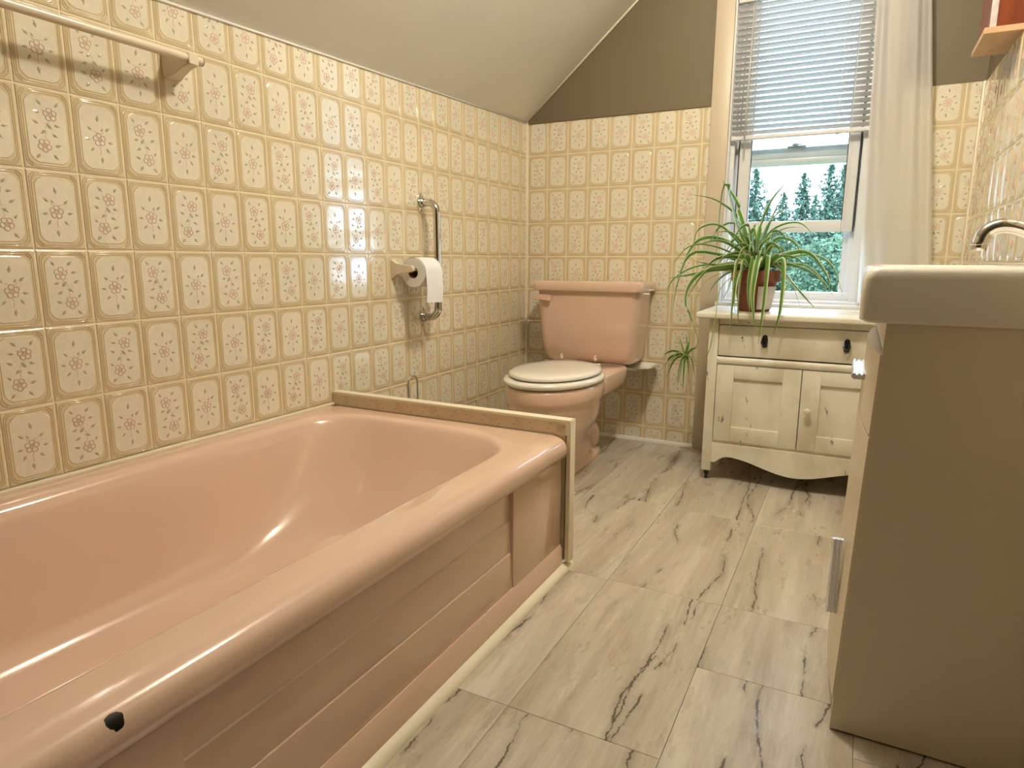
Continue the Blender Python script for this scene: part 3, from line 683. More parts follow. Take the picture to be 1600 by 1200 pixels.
# ------------------------------------------------------------------ wire stand behind the end panel
Wv = thing('wire_stand', 'thin grey wire loop handle poking up behind the tub end panel', 'wire stand', (0.10, 1.81, 0.0))
a_, r_ = 0.026, 0.003
pp = [(0.10, 1.81-a_, 0.012), (0.10, 1.81-a_, 0.22), (0.10, 1.81-a_, 0.40)]+[(0.10, 1.81-a_*math.cos(PI*i/10), 0.40+a_*math.sin(PI*i/10)) for i in range(1, 10)]+[(0.10, 1.81+a_, 0.40), (0.10, 1.81+a_, 0.22), (0.10, 1.81+a_, 0.012)]
MB().tube(pp, r_, 8).build('loop_handle', 'steel_wire', Wv, 'all')
MB().lathe((0.10, 1.81, 0.0), [(0.058, 0.0), (0.060, 0.004), (0.058, 0.012), (0.02, 0.014)], 24).build('base', 'steel_wire', Wv, 40)
# ------------------------------------------------------------------ towel bar
Tb = thing('towel_bar', 'cream towel bar on two brackets high on the tiled wall', 'towel bar', (0.0, 0.76, 1.25))
MB().tube([(0.072, 0.44, 1.251), (0.072, 1.082, 1.251)], 0.0095, 16).build('bar', 'cream_plastic', Tb, 40)
for y in (0.455, 1.055):
    m = MB(); m.loft([[(x, y+b*yy, 1.245+zz) for yy, zz in ((-1, c), (1, c), (1, d), (-1, d))] for x, b, c, d in ((0.002, 0.022, -0.030, 0.024), (0.010, 0.021, -0.030, 0.022), (0.030, 0.015, -0.024, 0.016), (0.060, 0.013, -0.012, 0.016), (0.083, 0.013, -0.008, 0.016))], True, True)
    bmesh.ops.bevel(m.bm, geom=m.bm.edges[:], offset=0.002, segments=1, affect='EDGES'); m.build('bracket', 'cream_plastic', Tb, 40)
MB().lathe((0.072, 1.082, 1.251), [(0.0095, 0), (0.0095, 0.002), (0.005, 0.0022)], 12, axis='Y').build('end_cap', 'soil', Tb)

# ------------------------------------------------------------------ washstand
d = 'distressed_white'; X0, X1, FY, BY = 0.957, 1.605, 2.460, 2.812
D = thing('washstand', 'distressed white wooden washstand on casters below the window', 'washstand', ((X0+X1)/2, (FY+BY)/2, 0.0))
for x, y in ((X0, FY), (X1-0.034, FY), (X0, BY-0.034), (X1-0.034, BY-0.034)):
    MB().box(x, x+0.034, y, y+0.034, 0.036, 0.612, 0.002).build('post', d, D, True)
    c = MB(); c.tube([(x+0.017, y+0.017, 0.014), (x+0.017, y+0.017, 0.040)], 0.006, 8); c.box(x+0.008, x+0.026, y+0.012, y+0.024, 0.018, 0.034, 0.002)
    c.lathe((x+0.013, y+0.019, 0.0125), [(0.003, 0), (0.0125, 0), (0.0125, 0.008), (0.003, 0.008)], 16, axis='X'); c.build('caster', 'black', D, 40)
for x in (X0+0.006, X1-0.018): MB().box(x, x+0.012, FY+0.034, BY-0.034, 0.10, 0.612).build('side_panel', d, D)
MB().box(X0+0.034, X1-0.034, BY-0.016, BY-0.006, 0.10, 0.612).build('back_panel', d, D)
MB().box(X0+0.018, X1-0.018, FY+0.016, BY-0.016, 0.125, 0.140).build('bottom_board', d, D)
# top of boards
for k, (ya, yb_) in enumerate(((2.425, 2.567), (2.568, 2.700), (2.701, 2.832))):
    MB().box(X0-0.044, X1+0.044, ya, yb_, 0.612, 0.634, 0.006 if k == 0 else 0.0015, 3).build('top_board', d, D, True)
MB().box(X0+0.034, X1-0.034, FY+0.006, FY+0.026, 0.590, 0.612, 0.002).build('top_rail', d, D)
DR = MB().box(X0+0.036, X1-0.036, FY+0.004, FY+0.024, 0.477, 0.588, 0.002).build('drawer_front', d, D, True)
for x in (1.151, 1.411):
    pl_ = [(x+0.012*math.sin(a)*(1+0.25*math.cos(2*a)), 0.537+0.023*math.cos(a)) for a in [2*PI*i/20 for i in range(20)]]
    p = MB().extrude_profile([(a, b) for a, b in pl_], 0, 0.004, 'Y')
    for v_ in p.bm.verts: v_.co.y = FY+0.004-v_.co.y
    p.tube([(x-0.008, FY-0.002, 0.545), (x-0.009, FY-0.012, 0.532), (x, FY-0.014, 0.520), (x+0.009, FY-0.012, 0.532), (x+0.008, FY-0.002, 0.545)], 0.003, 8)
    p.build('pull', 'black', DR, 40)
MB().lathe((1.074, FY+0.0045, 0.546), [(0.003, 0), (0.003, -0.001)], 10, axis='Y').build('peg_hole', 'black', DR)
MB().extrude_profile([(FY+0.03, 0.446), (FY+0.03, 0.472), (FY+0.004, 0.472), (FY+0.0005, 0.469), (FY-0.0015, 0.460), (FY+0.0005, 0.450), (FY+0.004, 0.446)], X0+0.034, X1-0.034, 'X').build('moulded_rail', d, D, 40)
XM = 1.281
for xa, xb in ((X0+0.036, XM-0.0012), (XM+0.0012, X1-0.036)):
    za, zb, s = 0.157, 0.444, 0.060
    dr = MB().box(xa, xa+s, FY+0.004, FY+0.023, za, zb, 0.0015).box(xb-s, xb, FY+0.004, FY+0.023, za, zb, 0.0015)
    dr.box(xa+s, xb-s, FY+0.004, FY+0.023, za, za+0.056, 0.0015).box(xa+s, xb-s, FY+0.004, FY+0.023, zb-0.050, zb, 0.0015)
    DO = dr.build('door', d, D, 40)
    MB().box(xa+s-0.002, xb-s+0.002, FY+0.012, FY+0.018, za+0.054, zb-0.048).build('door_panel', d, DO)
    if xa > XM: MB().lathe((xa+0.026, FY+0.004, 0.302), [(0.006, 0), (0.005, -0.008), (0.010, -0.014), (0.0125, -0.019), (0.011, -0.024), (0.005, -0.027), (0.001, -0.0272)], 18, axis='Y').build('knob', d, DO, 'all')
MB().box(X0+0.034, X1-0.034, FY+0.012, FY+0.03, 0.138, 0.156).build('lower_rail', d, D)
# scalloped skirt
n = 40; topz = 0.146; pr = []
for i in range(n+1):
    t = i/n; u = abs(2*t-1)
    if u > 0.95: z = 0.072
    elif u > 0.80: z = 0.072+0.026*math.sin((0.95-u)/0.15*PI/2)
    else: z = 0.052+0.046*(0.5-0.5*math.cos(u/0.80*PI))
    pr.append((X0+0.034+(X1-X0-0.068)*t, z))
m = MB(); m.loft([[(x, FY, z), (x, FY, topz), (x, FY+0.018, topz), (x, FY+0.018, z)] for x, z in pr], True, True); m.build('skirt', d, D, 30)
# ------------------------------------------------------------------ spider plant
PX, PY, PZ = 1.090, 2.585, 0.634
P = thing('spider_plant', 'spider plant with striped arching leaves in a terracotta pot on the washstand', 'potted plant', (PX, PY, PZ))
POT = MB().lathe((PX, PY, PZ), [(0.052, 0.0), (0.055, 0.003), (0.071, 0.104), (0.079, 0.106), (0.083, 0.110), (0.086, 0.146), (0.084, 0.149), (0.076, 0.149), (0.073, 0.120), (0.06, 0.12)], 32).build('pot', 'terracotta', P, 40)
NN = 40; bl = []
for r, z in ((0.0585, 0.010), (0.0708, 0.092)):
    bl.append([(PX+(r+0.0012*(k % 2))*math.cos(-1.3+1.9*k/NN), PY+(r+0.0012*(k % 2))*math.sin(-1.3+1.9*k/NN), PZ+z) for k in range(NN+1)])
MB().loft(bl, closed=False).build('pale_band', 'pot_band', POT, False)
MB().lathe((PX, PY, PZ+0.128), [(0.074, 0.0), (0.06, 0.006), (0.03, 0.010), (0.004, 0.012)], 24).build('soil', 'soil', P, 'all')
LEAVES = [
    (15, [(1.071, 2.61, 0.825), (1.037, 2.6, 0.939), (0.998, 2.6, 1.033), (0.944, 2.6, 1.112)]),
    (15, [(1.081, 2.61, 0.835), (1.094, 2.62, 0.949), (1.122, 2.63, 1.031), (1.167, 2.64, 1.1)]),
    (11, [(1.07, 2.6, 0.825), (1.019, 2.58, 0.959), (0.936, 2.56, 1.032), (0.84, 2.55, 1.059)]),
    (17, [(1.072, 2.59, 0.82), (1.022, 2.57, 0.938), (0.967, 2.54, 1.085), (0.951, 2.53, 0.798)]),
    (13, [(1.084, 2.61, 0.825), (1.109, 2.63, 0.934), (1.142, 2.66, 0.986), (1.189, 2.68, 1.017)]),
    (13, [(1.087, 2.62, 0.835), (1.112, 2.65, 0.93), (1.129, 2.68, 0.993), (1.146, 2.7, 1.043)]),
    (6, [(1.085, 2.6, 0.835), (1.133, 2.6, 0.927), (1.217, 2.6, 0.951), (1.28, 2.6, 0.898)]),
    (6, [(1.09, 2.6, 0.835), (1.104, 2.58, 0.876), (1.17, 2.57, 0.926), (1.236, 2.56, 0.934)]),
    (10, [(1.1, 2.64, 0.825), (1.13, 2.66, 0.867), (1.161, 2.68, 0.899), (1.203, 2.7, 0.883)]),
    (14, [(1.136, 2.6, 0.815), (1.246, 2.58, 0.845), (1.312, 2.56, 0.786), (1.349, 2.55, 0.723)]),
    (19, [(1.087, 2.58, 0.845), (1.174, 2.52, 0.805), (1.239, 2.48, 0.732), (1.31, 2.46, 0.652)]),
    (12, [(1.129, 2.58, 0.799), (1.209, 2.55, 0.8), (1.298, 2.52, 0.762), (1.34, 2.5, 0.694)]),
    (10, [(1.134, 2.62, 0.804), (1.257, 2.63, 0.836), (1.335, 2.63, 0.8), (1.383, 2.62, 0.693)]),
    (9, [(1.137, 2.6, 0.794), (1.249, 2.58, 0.8), (1.315, 2.57, 0.746), (1.353, 2.57, 0.697)]),
    (13, [(1.089, 2.59, 0.794), (1.012, 2.56, 0.799), (0.948, 2.54, 0.803), (0.876, 2.52, 0.815)]),
    (14, [(1.08, 2.58, 0.794), (0.983, 2.55, 0.798), (0.9, 2.53, 0.771), (0.787, 2.5, 0.75)]),
    (12, [(1.068, 2.62, 0.814), (0.954, 2.62, 0.894), (0.862, 2.6, 0.884), (0.802, 2.58, 0.756)]),
    (14, [(1.062, 2.57, 0.783), (0.916, 2.5, 0.772), (0.865, 2.47, 0.677), (0.913, 2.46, 0.553)]),
    (12, [(1.047, 2.6, 0.788), (0.98, 2.58, 0.761), (0.939, 2.56, 0.713), (0.924, 2.55, 0.651)]),
    (11, [(1.067, 2.6, 0.799), (0.871, 2.57, 0.846), (0.818, 2.54, 0.738), (0.802, 2.53, 0.612)]),
    (7, [(1.066, 2.6, 0.82), (0.959, 2.58, 0.94), (0.877, 2.57, 0.931), (0.858, 2.56, 0.846)]),
    (10, [(1.064, 2.58, 0.814), (1.009, 2.55, 0.866), (0.95, 2.53, 0.887), (0.885, 2.5, 0.872)]),
    (8, [(1.068, 2.62, 0.82), (0.995, 2.64, 0.868), (0.925, 2.66, 0.901), (0.87, 2.67, 0.869)]),
    (15, [(1.079, 2.55, 0.794), (1.051, 2.43, 0.824), (1.045, 2.405, 0.666), (1.041, 2.405, 0.565)]),
    (13, [(1.084, 2.55, 0.794), (1.07, 2.43, 0.824), (1.064, 2.405, 0.672), (1.069, 2.408, 0.579)]),
    (12, [(1.089, 2.55, 0.794), (1.094, 2.43, 0.82), (1.089, 2.41, 0.722), (1.101, 2.41, 0.633)]),
    (11, [(1.099, 2.55, 0.794), (1.112, 2.43, 0.824), (1.106, 2.402, 0.698), (1.124, 2.405, 0.574)]),
    (15, [(1.112, 2.56, 0.794), (1.139, 2.43, 0.834), (1.142, 2.395, 0.66), (1.136, 2.4, 0.533)]),
    (15, [(1.122, 2.56, 0.794), (1.186, 2.43, 0.825), (1.197, 2.395, 0.662), (1.176, 2.4, 0.533)]),
    (11, [(1.098, 2.6, 0.794), (1.047, 2.47, 0.784), (1.041, 2.42, 0.695), (1.054, 2.41, 0.631)]),
    (12, [(1.043, 2.66, 0.793), (0.991, 2.7, 0.77), (0.967, 2.74, 0.707), (0.939, 2.76, 0.648)]),
    (12, [(1.071, 2.64, 0.804), (1.015, 2.68, 0.868), (0.984, 2.72, 0.836), (0.961, 2.75, 0.769)]),
    (12, [(1.098, 2.66, 0.82), (1.094, 2.7, 0.89), (1.111, 2.74, 0.869), (1.118, 2.76, 0.815)]),
    (8, [(1.12, 2.62, 0.799), (1.188, 2.6, 0.774), (1.229, 2.58, 0.703), (1.257, 2.56, 0.629)]),
    (7, [(1.122, 2.6, 0.794), (1.179, 2.58, 0.784), (1.204, 2.56, 0.734), (1.184, 2.55, 0.693)]),
    (6, [(1.061, 2.6, 0.809), (0.937, 2.58, 0.867), (0.843, 2.57, 0.867), (0.775, 2.56, 0.783)]),
    (6, [(1.047, 2.6, 0.793), (0.892, 2.56, 0.798), (0.788, 2.55, 0.737), (0.774, 2.55, 0.64)]),
    (8, [(1.075, 2.6, 0.825), (1.048, 2.56, 0.866), (0.997, 2.54, 0.917), (0.94, 2.52, 0.917)]),
    (14, [(1.072, 2.63, 0.82), (1.058, 2.66, 0.889), (1.057, 2.68, 0.937), (1.065, 2.69, 0.953)]),
    (9, [(1.076, 2.57, 0.799), (0.978, 2.52, 0.793), (0.921, 2.5, 0.772), (0.853, 2.49, 0.66)]),
]
def catmull(p, n):
    p = [Vector(a) for a in p]; q_ = [p[0]*2-p[1]]+p+[p[-1]*2-p[-2]]; out = []
    for i in range(len(p)-1):
        a, b, c, e = q_[i:i+4]
        for k in range(n):
            t = k/n; out.append(0.5*((2*b)+(c-a)*t+(2*a-5*b+4*c-e)*t*t+(3*b-a-3*c+e)*t**3))
    return out+[p[-1]]
def leaf_obj(parent, pts, wd, seg=5, name='leaf', fold=0.55):
    org = ORG[parent.name]; C_ = catmull(pts, seg); N_ = len(C_); vs, fs, uvs = [], [], []
    side0 = None; tw = random.uniform(0.35, 1.1)*(1 if C_[-1].x > C_[0].x else -1); wd *= 1.9
    for i, c in enumerate(C_):
        t = (C_[min(i+1, N_-1)]-C_[max(i-1, 0)]).normalized(); s = t.cross(Vector((0, 0, 1)))
        if s.length < 0.2 and side0 is not None: s = side0.copy()
        elif s.length < 1e-3: s = Vector((1, 0, 0))
        s.normalize()
        if side0 is not None and s.dot(side0) < 0: s = -s
        if side0 is not None: s = (s*0.5+side0*0.5); s = (s-t*s.dot(t)).normalized()
        side0 = s; u_ = s.cross(t).normalized(); f = i/(N_-1)
        if u_.y > 0.0 and abs(t.z) > 0.8: u_ = -u_
        s, u_ = s*math.cos(tw)+u_*math.sin(tw), u_*math.cos(tw)-s*math.sin(tw)
        w_ = wd*0.5*(0.55+0.45*min(1, f*5))*max(0.06, (1-f**3.2))
        if i == N_-1: w_ = wd*0.02
        vs += [c-s*w_+u_*w_*fold, c.copy(), c+s*w_+u_*w_*fold]
        if i:
            a = 3*(i-1); b = 3*i
            fs += [(a, a+1, b+1, b), (a+1, a+2, b+2, b+1)]
    me = bpy.data.meshes.new(name); me.from_pydata([v_-org for v_ in vs], [], fs); me.materials.append(MATS['spider_leaf'])
    uvl = me.uv_layers.new(name='UVMap')
    for pz in me.polygons:
        pz.use_smooth = True
        for li in pz.loop_indices: uvl.data[li].uv = ((me.loops[li].vertex_index % 3)/2.0, 0.5)
    o = bpy.data.objects.new(name, me); COL.objects.link(o); o.parent = parent; ORG[o.name] = org; return o
for wd, pts in LEAVES: leaf_obj(P, [(PX+0.02*(random.random()-0.5), PY+0.02*(random.random()-0.5), PZ+0.135)]+pts, wd*0.001*1.05)
for k in range(26):   # the shorter leaves filling the crown
    a = 2*PI*k/26+random.random()*0.3; r = random.uniform(0.10, 0.21); up_ = random.uniform(0.04, 0.17)
    c, s = math.cos(a), math.sin(a); s *= 0.75
    b0 = (PX+0.012*c, PY+0.012*s, PZ+0.136)
    leaf_obj(P, [b0, (PX+r*0.35*c, PY+r*0.35*s, PZ+0.14+up_), (PX+r*0.75*c, PY+r*0.75*s, PZ+0.14+up_*0.95), (PX+r*c, PY+r*s, PZ+0.12+up_*random.uniform(0.1, 0.8))], random.uniform(0.007, 0.012), 4)
# runners with a hanging plantlet beside the washstand
for k, pts in enumerate(([(1.02, 2.56, 0.79), (0.93, 2.47, 0.74), (0.905, 2.41, 0.62), (0.93, 2.41, 0.53), (0.890, 2.43, 0.475)], [(1.05, 2.56, 0.79), (0.99, 2.46, 0.72), (0.985, 2.405, 0.60), (0.965, 2.41, 0.485), (0.895, 2.43, 0.465)])):
    MB().tube(catmull(pts, 6), 0.0016, 6).build('runner', 'stem', P, 'all')
PC = Vector((0.885, 2.43, 0.468))
for k, (dx, dz, dy) in enumerate(((-0.085, 0.0, 0.0), (-0.095, -0.06, 0.01), (-0.065, -0.085, -0.02), (-0.03, -0.115, 0.02), (0.0, -0.135, -0.02), (0.015, -0.12, 0.02), (0.04, -0.08, -0.01), (0.035, 0.03, 0.02), (-0.005, 0.09, 0.01), (-0.02, 0.07, -0.02), (0.01, 0.06, 0.0), (-0.05, -0.02, -0.03), (0.025, -0.05, -0.04), (-0.02, -0.09, -0.03))):
    e = PC+Vector((dx, dy, dz)); mid = PC+Vector((dx*0.55, dy*0.6, dz*0.35+0.016)); leaf_obj(P, [tuple(PC), tuple(mid), tuple(e)], 0.0095, 4)

# ------------------------------------------------------------------ vanity and basin
VX, VY0, VY1 = 1.450, 1.178, 1.690
V = thing('vanity_cabinet', 'cream laminate vanity cabinet with bowed front standing under the basin', 'cabinet', (1.60, 1.43, 0.0))
lean = lambda z: 0.020*z/0.72       # it leans back a little
def panel(x0, x1, y0, y1, z0, z1):
    m_ = MB(); m_.loft([[(x0+lean(z), y0, z), (x1, y0, z), (x1, y1, z), (x0+lean(z), y1, z)] for z in (z0, z1)], True, True); return m_
panel(VX, XR-0.004, VY0, VY0+0.016, 0.004, 0.722).build('side_panel', 'laminate', V)
panel(VX, XR-0.004, VY1-0.016, VY1, 0.004, 0.722).build('side_panel', 'laminate', V)
MB().box(XR-0.014, XR-0.004, VY0+0.016, VY1-0.016, 0.004, 0.722).build('back_panel', 'laminate', V)
MB().box(VX+0.012, XR-0.014, VY0+0.016, VY1-0.016, 0.05, 0.066).build('bottom_panel', 'laminate', V)
MB().box(VX+0.012, VX+0.022, VY0+0.016, VY1-0.016, 0.004, 0.05).build('plinth', 'laminate', V)
panel(VX+0.002, VX+0.020, VY0+0.016, VY1-0.016, 0.676, 0.722).build('top_rail', 'laminate', V)
def bow(y, amp=0.016): t = (y-VY0)/(VY1-VY0); return amp*(1-(2*t-1)**2)
def front(y0, y1, z0, z1, nm, par=None, n=14):
    ys = [y0+(y1-y0)*i/n for i in range(n+1)]; m_ = MB()
    m_.loft([[(VX+lean(z0)-0.002-bow(y), y, z0), (VX+lean(z1)-0.002-bow(y), y, z1), (VX+lean(z1)+0.014-bow(y)*0.4, y, z1), (VX+lean(z0)+0.014-bow(y)*0.4, y, z0)] for y in ys], True, True)
    return m_.build(nm, 'laminate', V, 30)
DRW = front(VY0+0.004, VY1-0.004, 0.540, 0.672, 'drawer_front')
D1 = front(VY0+0.004, VY1-0.004, 0.060, 0.536, 'door')
def pull(par, c, along, ln):
    """ribbed aluminium pull: wavy section swept along one axis"""
    w_ = [(-0.002, 0.0), (-0.002, 0.010), (0.002, 0.011), (0.005, 0.0075), (0.009, 0.0115), (0.013, 0.0075), (0.017, 0.0115), (0.021, 0.009), (0.022, 0.004), (0.018, 0.0)]
    m_ = MB()
    if along == 'Z': m_.loft([[(c[0]-a*0.8, c[1]-b, c[2]+s*ln/2) for a, b in w_] for s in (-1, 1)], True, True)
    else: m_.loft([[(c[0]-a, c[1]+s*ln/2, c[2]+b) for a, b in w_] for s in (-1, 1)], True, True)
    return m_.build('pull', 'satin_aluminium', par, 50)
pull(DRW, (VX-0.002+lean(.61)-bow(1.435)+0.002, 1.435, 0.606), 'Y', 0.20)
pull(D1, (VX-0.002+lean(.25)-bow(1.29)-0.002, 1.285, 0.245), 'Z', 0.145)
B_ = thing('wash_basin', 'white ceramic wash basin with a chrome spout on the cream vanity', 'basin', (1.59, 1.43, 0.722))
bx0, bx1, by0, by1 = 1.431, XR-0.003, 1.170, 1.700
lp = [rr(bx0+0.012, bx1, by0+0.004, by1-0.004, 0.008, 0.7225), rr(bx0, bx1, by0, by1, (0.012, 0.006, 0.012, 0.012), 0.728), rr(bx0, bx1, by0, by1, (0.012, 0.006, 0.012, 0.012), 0.760), rr(bx0+0.001, bx1, by0, by1, 0.014, 0.790), rr(bx0+0.004, bx1, by0+0.002, by1-0.002, 0.016, 0.801), rr(bx0+0.010, bx1-0.002, by0+0.007, by1-0.007, 0.018, 0.808), rr(bx0+0.018, bx1-0.004, by0+0.014, by1-0.014, 0.02, 0.810),
      rr(bx0+0.030, bx1-0.085, by0+0.035, by1-0.035, 0.05, 0.8095), rr(bx0+0.037, bx1-0.092, by0+0.042, by1-0.042, 0.05, 0.803), rr(bx0+0.045, bx1-0.10, by0+0.055, by1-0.055, 0.05, 0.77), rr(bx0+0.07, bx1-0.12, by0+0.10, by1-0.10, 0.04, 0.742), rr(bx0+0.10, bx1-0.15, by0+0.2, by1-0.2, 0.03, 0.738)]
MB().loft(lp, True, True).build('basin_body', 'basin_white', B_, 50)
FX = 1.712; FYc = 1.425
FA = MB().lathe((FX, FYc, 0.8095), [(0.026, 0), (0.026, 0.006), (0.020, 0.012), (0.017, 0.030), (0.015, 0.045)], 20)
FA.tube(catmull([(FX, FYc, 0.83), (FX-0.012, FYc, 0.852), (FX-0.045, FYc, 0.872), (FX-0.075, FYc, 0.878), (FX-0.096, FYc, 0.868), (FX-0.103, FYc, 0.846)], 5), [0.0145]*6+[0.0125]*20, 14)
FA = FA.build('faucet', 'chrome', B_, 60)
MB().lathe((FX-0.104, FYc, 0.836), [(0.012, 0), (0.0125, 0.002), (0.0125, 0.010), (0.014, 0.011), (0.014, 0.014), (0.010, 0.015)], 18).build('aerator', 'chrome', FA, 40)
for s in (-1, 1):
    k = MB().lathe((FX, FYc+s*0.085, 0.8095), [(0.022, 0), (0.022, 0.005), (0.014, 0.012), (0.012, 0.022), (0.018, 0.026), (0.019, 0.036), (0.014, 0.041), (0.002, 0.042)], 18); k.box(FX-0.004, FX+0.004, FYc+s*0.085-0.024, FYc+s*0.085+0.024, 0.832, 0.842, 0.003); k.build('tap_handle', 'chrome', FA, 40)

# ------------------------------------------------------------------ wall cabinet
Cb = thing('wall_cabinet', 'reddish brown wooden wall cabinet hung high on the right-hand wall', 'wall cabinet', (1.71, 2.37, 1.415))
MB().box(1.664, XR-0.001, 2.268, 2.502, 1.415, 1.431, 0.0015).build('bottom_board', 'raw_wood', Cb)
MB().box(1.690, XR-0.001, 2.280, 2.296, 1.431, 1.96).build('side_board', 'red_wood', Cb); MB().box(1.690, XR-0.001, 2.474, 2.490, 1.431, 1.96).build('side_board', 'red_wood', Cb)
MB().box(1.664, XR-0.001, 2.268, 2.502, 1.96, 1.976, 0.0015).build('top_board', 'red_wood', Cb)
MB().box(1.748, XR-0.001, 2.296, 2.474, 1.431, 1.96).build('back_board', 'red_wood', Cb)
DC = MB().box(1.676, 1.689, 2.281, 2.489, 1.434, 1.957, 0.002).build('door', 'red_wood', Cb)
MB().box(1.6755, 1.6905, 2.2793, 2.2815, 1.434, 1.957).build('worn_edge', 'chipped_paint', DC)
MB().lathe((1.676, 2.30, 1.66), [(0.005, 0), (0.005, -0.010), (0.011, -0.016), (0.009, -0.022), (0.001, -0.023)], 14, axis='X').build('knob', 'red_wood', DC, 'all')

# ------------------------------------------------------------------ venetian blind
Vb = thing('venetian_blind', 'half raised white venetian blind hanging in the window', 'blind', (1.155, 2.885, 1.80))
bxa, bxb, byc = 0.918, 1.424, 2.888
MB().box(bxa, bxb, byc-0.012, byc+0.014, 1.800, 1.828, 0.002).build('headrail', 'slat_paint', Vb, True)
ns_ = 23; za, zb = 1.318, 1.785; tilt = math.radians(27)
sl = bmesh.new(); rows_ = []
for x in (bxa, bxb):
    rows_.append([(x, 0.0125*math.cos(tilt)*t, 0.0125*math.sin(tilt)*(-t)+0.0018*(1-t*t)) for t in (-1, -0.5, 0, 0.5, 1)])
R_ = [[sl.verts.new(p) for p in r] for r in rows_]; R2 = [[sl.verts.new((p[0], p[1], p[2]-0.0006)) for p in r] for r in rows_]
for i in range(4):
    sl.faces.new((R_[0][i], R_[1][i], R_[1][i+1], R_[0][i+1])); sl.faces.new((R2[0][i+1], R2[1][i+1], R2[1][i], R2[0][i]))
for i, j in ((0, 0), (4, 4)): sl.faces.new((R_[0][i], R_[1][i], R2[1][i], R2[0][i]))
bmesh.ops.recalc_face_normals(sl, faces=sl.faces[:])
sme = bpy.data.meshes.new('slat'); sl.to_mesh(sme); sl.free(); sme.materials.append(MATS['slat_paint'])
for k in range(ns_):
    o = bpy.data.objects.new('slat', sme); COL.objects.link(o); o.parent = Vb; o.location = Vector((0, byc, za+(zb-za)*k/(ns_-1)+0.0006*random.uniform(-1, 1)))-ORG[Vb.name]
MB().box(bxa, bxb, byc-0.011, byc+0.011, 1.292, 1.306, 0.002).build('bottom_rail', 'slat_paint', Vb, True)
for x in (0.985, 1.305):
    c = MB()
    for dy in (-0.0135, 0.0135): c.tube([(x, byc+dy, 1.30), (x, byc+dy, 1.80)], 0.0008, 5)
    c.tube([(x+0.012, byc, 1.30), (x+0.012, byc, 1.80)], 0.0008, 5); c.build('ladder_cord', 'white_paint', Vb)
    MB().lathe((x, byc, 1.288), [(0.007, 0), (0.007, 0.005), (0.003, 0.006)], 10).build('cord_plug', 'white_paint', Vb, 40)
MB().tube([(0.978, byc-0.018, 1.785), (0.972, byc-0.020, 1.255)], 0.0035, 8).build('tilt_wand', 'wand_plastic', Vb, 'all')
MB().tube([(1.352, byc-0.018, 1.79), (1.350, byc-0.02, 1.2), (1.362, byc-0.02, 0.735)], 0.001, 5).build('pull_cord', 'white_paint', Vb, 'all')
MB().lathe((1.362, byc-0.02, 0.712), [(0.006, 0), (0.0065, 0.006), (0.003, 0.02), (0.0012, 0.026)], 12).build('cord_tassel', 'white_paint', Vb, 'all')
# ------------------------------------------------------------------ sheer curtain on its rod
Rd = thing('curtain_rod', 'slim white curtain rod above the window head', 'curtain rod', (1.17, 2.83, 1.975))
MB().tube([(0.82, 2.826, 1.985), (1.72, 2.826, 1.985)], 0.006, 12).build('rod', 'white_paint', Rd, 40)
for x in (0.83, 1.71): MB().box(x-0.006, x+0.006, 2.826, YB, 1.976, 1.994, 0.002).build('rod_bracket', 'white_paint', Rd)
nx, nz_ = 120, 26; rows = []
for j in range(nz_+1):
    t = j/nz_; z = 1.995-(1.995-0.662)*t; xl = 1.382+0.050*t; xr = 1.530+0.138*t; row = []
    for i in range(nx+1):
        s = i/nx; amp = 0.005+0.008*min(1, t*3)
        ph = 2*PI*(3.8*s+0.18*math.sin(3*t+6*s)); y = 2.826+amp*math.sin(ph)*(0.55+0.45*math.sin(7*s+1))+0.003*math.sin(23*s+4*t)
        row.append((xl+(xr-xl)*s+0.004*math.sin(ph*0.5+t*4)*(0.2+t), y-0.012*t*(1-s)*0.3, z))
    rows.append(row)
m = MB(); m.loft(rows, closed=False)
cu = m.build('sheer_curtain', 'sheer_voile', smooth='all', org=(1.50, 2.826, 0.662)); tag(cu, 'white sheer voile curtain hanging at the side of the window', 'curtain')
# ================================================================== OUTDOORS
tag(MB().box(-60, 60, 3.4, 130, -4.2, -3.4).build('ground', 'grass'), kind='structure')
def clump(m_, rd, c0, s_):
    a = Vector((rd.gauss(0, 1), rd.gauss(0, 1), rd.gauss(0, 0.8))).normalized(); b = a.cross(Vector((rd.gauss(0, 1), rd.gauss(0, 1), rd.gauss(0, 1)))).normalized()
    m_.poly([c0-a*s_, c0+b*s_*0.5, c0+a*s_, c0-b*s_*0.5])
def conifer_meshes(h, seed):
    rd = random.Random(seed); m_ = MB(); z = h*0.05
    while z < h*0.99:
        f = 1-z/h; R = 0.27*h*f**0.8+0.05; nb = int(6+15*f)
        for k in range(nb):
            a = rd.uniform(0, 2*PI); ln = R*rd.uniform(0.5, 1.2); d_ = Vector((math.cos(a), math.sin(a), 0)); dz = rd.uniform(-0.30, 0.12); nq = int(4+11*f)
            for q_ in range(nq):
                s0 = (q_+rd.random())/nq; w_ = 0.16*ln*(1-s0)+0.03
                c0 = d_*ln*s0+Vector((rd.gauss(0, w_), rd.gauss(0, w_), z+dz*ln*s0-abs(rd.gauss(0, 0.07*(1-s0*0.5)))))
                clump(m_, rd, c0, (0.09+0.11*f)*rd.uniform(0.7, 1.5))
        z += h*0.021*(0.55+0.7*f)
    tk_ = MB(); tk_.tube([(0, 0, 0), (0, 0, h*0.5), (0, 0, h*1.0)], [h*0.014, h*0.009, 0.012], 8)
    return m_.mesh('foliage', 'needles', Vector(), False, False), tk_.mesh('trunk', 'bark', Vector(), 'all')
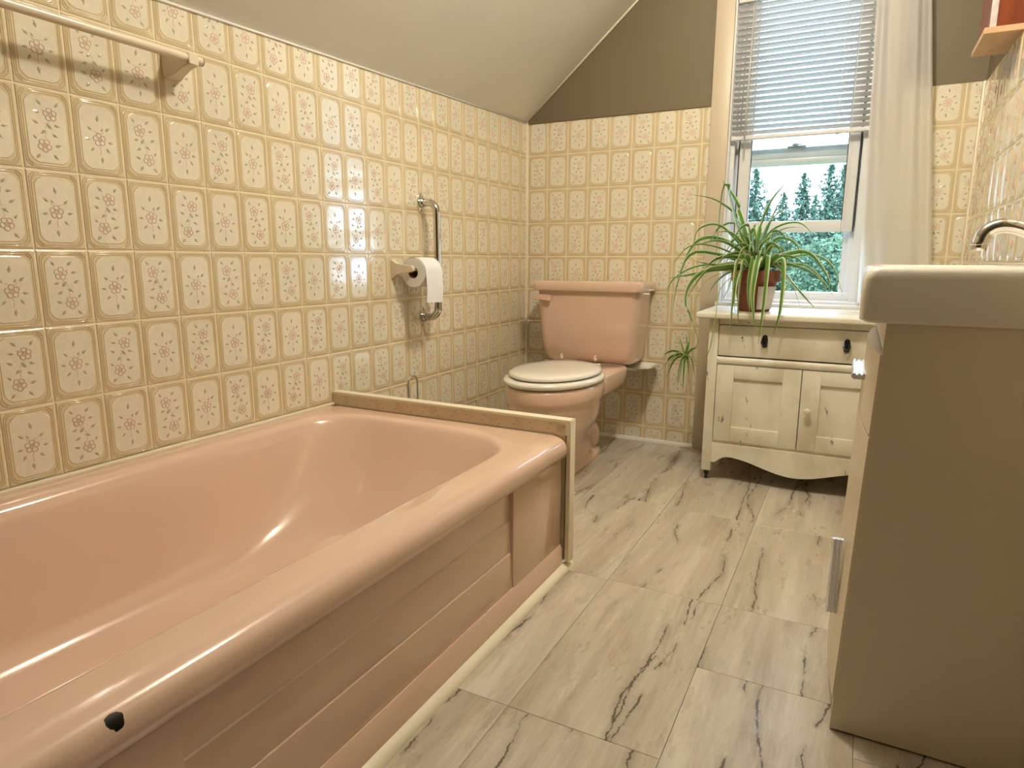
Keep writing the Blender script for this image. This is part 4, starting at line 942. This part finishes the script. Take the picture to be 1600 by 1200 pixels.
def broad_meshes(h, seed):
    rd = random.Random(seed); m_ = MB()
    bl_ = [(rd.uniform(-0.13, 0.13)*h, rd.uniform(-0.11, 0.11)*h, h*rd.uniform(0.22, 0.88), h*rd.uniform(0.11, 0.15)) for _ in range(20)]
    for bx, by, bz, br in bl_:
        for k in range(330):
            v_ = Vector((rd.gauss(0, 1), rd.gauss(0, 1), rd.gauss(0, 1))).normalized()*br*rd.uniform(0.7, 1.08)
            clump(m_, rd, Vector((bx, by, bz))+v_, 0.075*rd.uniform(0.6, 1.4))
    tk_ = MB(); tk_.tube([(0, 0, 0), (0.05, 0, h*0.3), (0, 0, h*0.7)], [h*0.025, h*0.018, 0.02], 8)
    return m_.mesh('foliage', 'leaves_out', Vector(), False, False), tk_.mesh('trunk', 'bark', Vector(), 'all')
CON = [conifer_meshes(9.6, 11), conifer_meshes(9.6, 12), conifer_meshes(9.6, 13)]
BRO = [broad_meshes(4.9, 21), broad_meshes(4.9, 22)]
GZ = -3.4
def plant_tree(nm, lab, grp, ms, x, y, sc, rz):
    t = thing(nm, lab, 'tree', (x, y, GZ), grp); t.rotation_euler.z = rz; t.scale = (sc, sc, sc)
    for part, me in zip(('foliage', 'trunk'), ms):
        o = bpy.data.objects.new(part, me); COL.objects.link(o); o.parent = t
        if part == 'foliage': o['kind'] = 'stuff'
for k, (x, y, zt, lab) in enumerate(((-4.12, 40, 6.0, 'slender spruce outside, standing clear of the others against the sky'), (-2.62, 53.5, 4.6, 'short spruce outside, its tip lowest in the row of treetops'), (-1.64, 33.5, 5.6, 'open-branched spruce outside, beside the short low-tipped spruce'),
        (-0.36, 46.5, 5.95, None), (0.30, 61, 5.9, None), (2.6, 40, 5.7, None), (4.6, 53.5, 5.9, None), (-6.6, 47, 5.8, None), (-3.4, 69, 4.2, None), (-1.0, 78, 4.4, None))):
    f = y/40; plant_tree('spruce_tree', lab or 'dense pointed spruce tree growing in the spruce row outside the window', 'spruce trees beyond the window', CON[k % 3], 1.425+(x-1.425)*f, y, (0.82+(zt-0.82)*f-GZ)/9.6, k*1.3)
for k, (x, y, sc) in enumerate(((-5.2, 24, 1.0), (-2.5, 24.5, 1.02), (0.15, 24, 1.0), (2.8, 24.6, 1.03), (-4.4, 29, 1.08), (-1.5, 29.5, 1.1), (1.4, 29, 1.08))):
    plant_tree('leafy_tree', 'rounded leafy green tree growing in front of the spruces outside', 'leafy trees below the spruces', BRO[k % 2], x, y, sc, k*0.9)
bpy.context.view_layer.update()
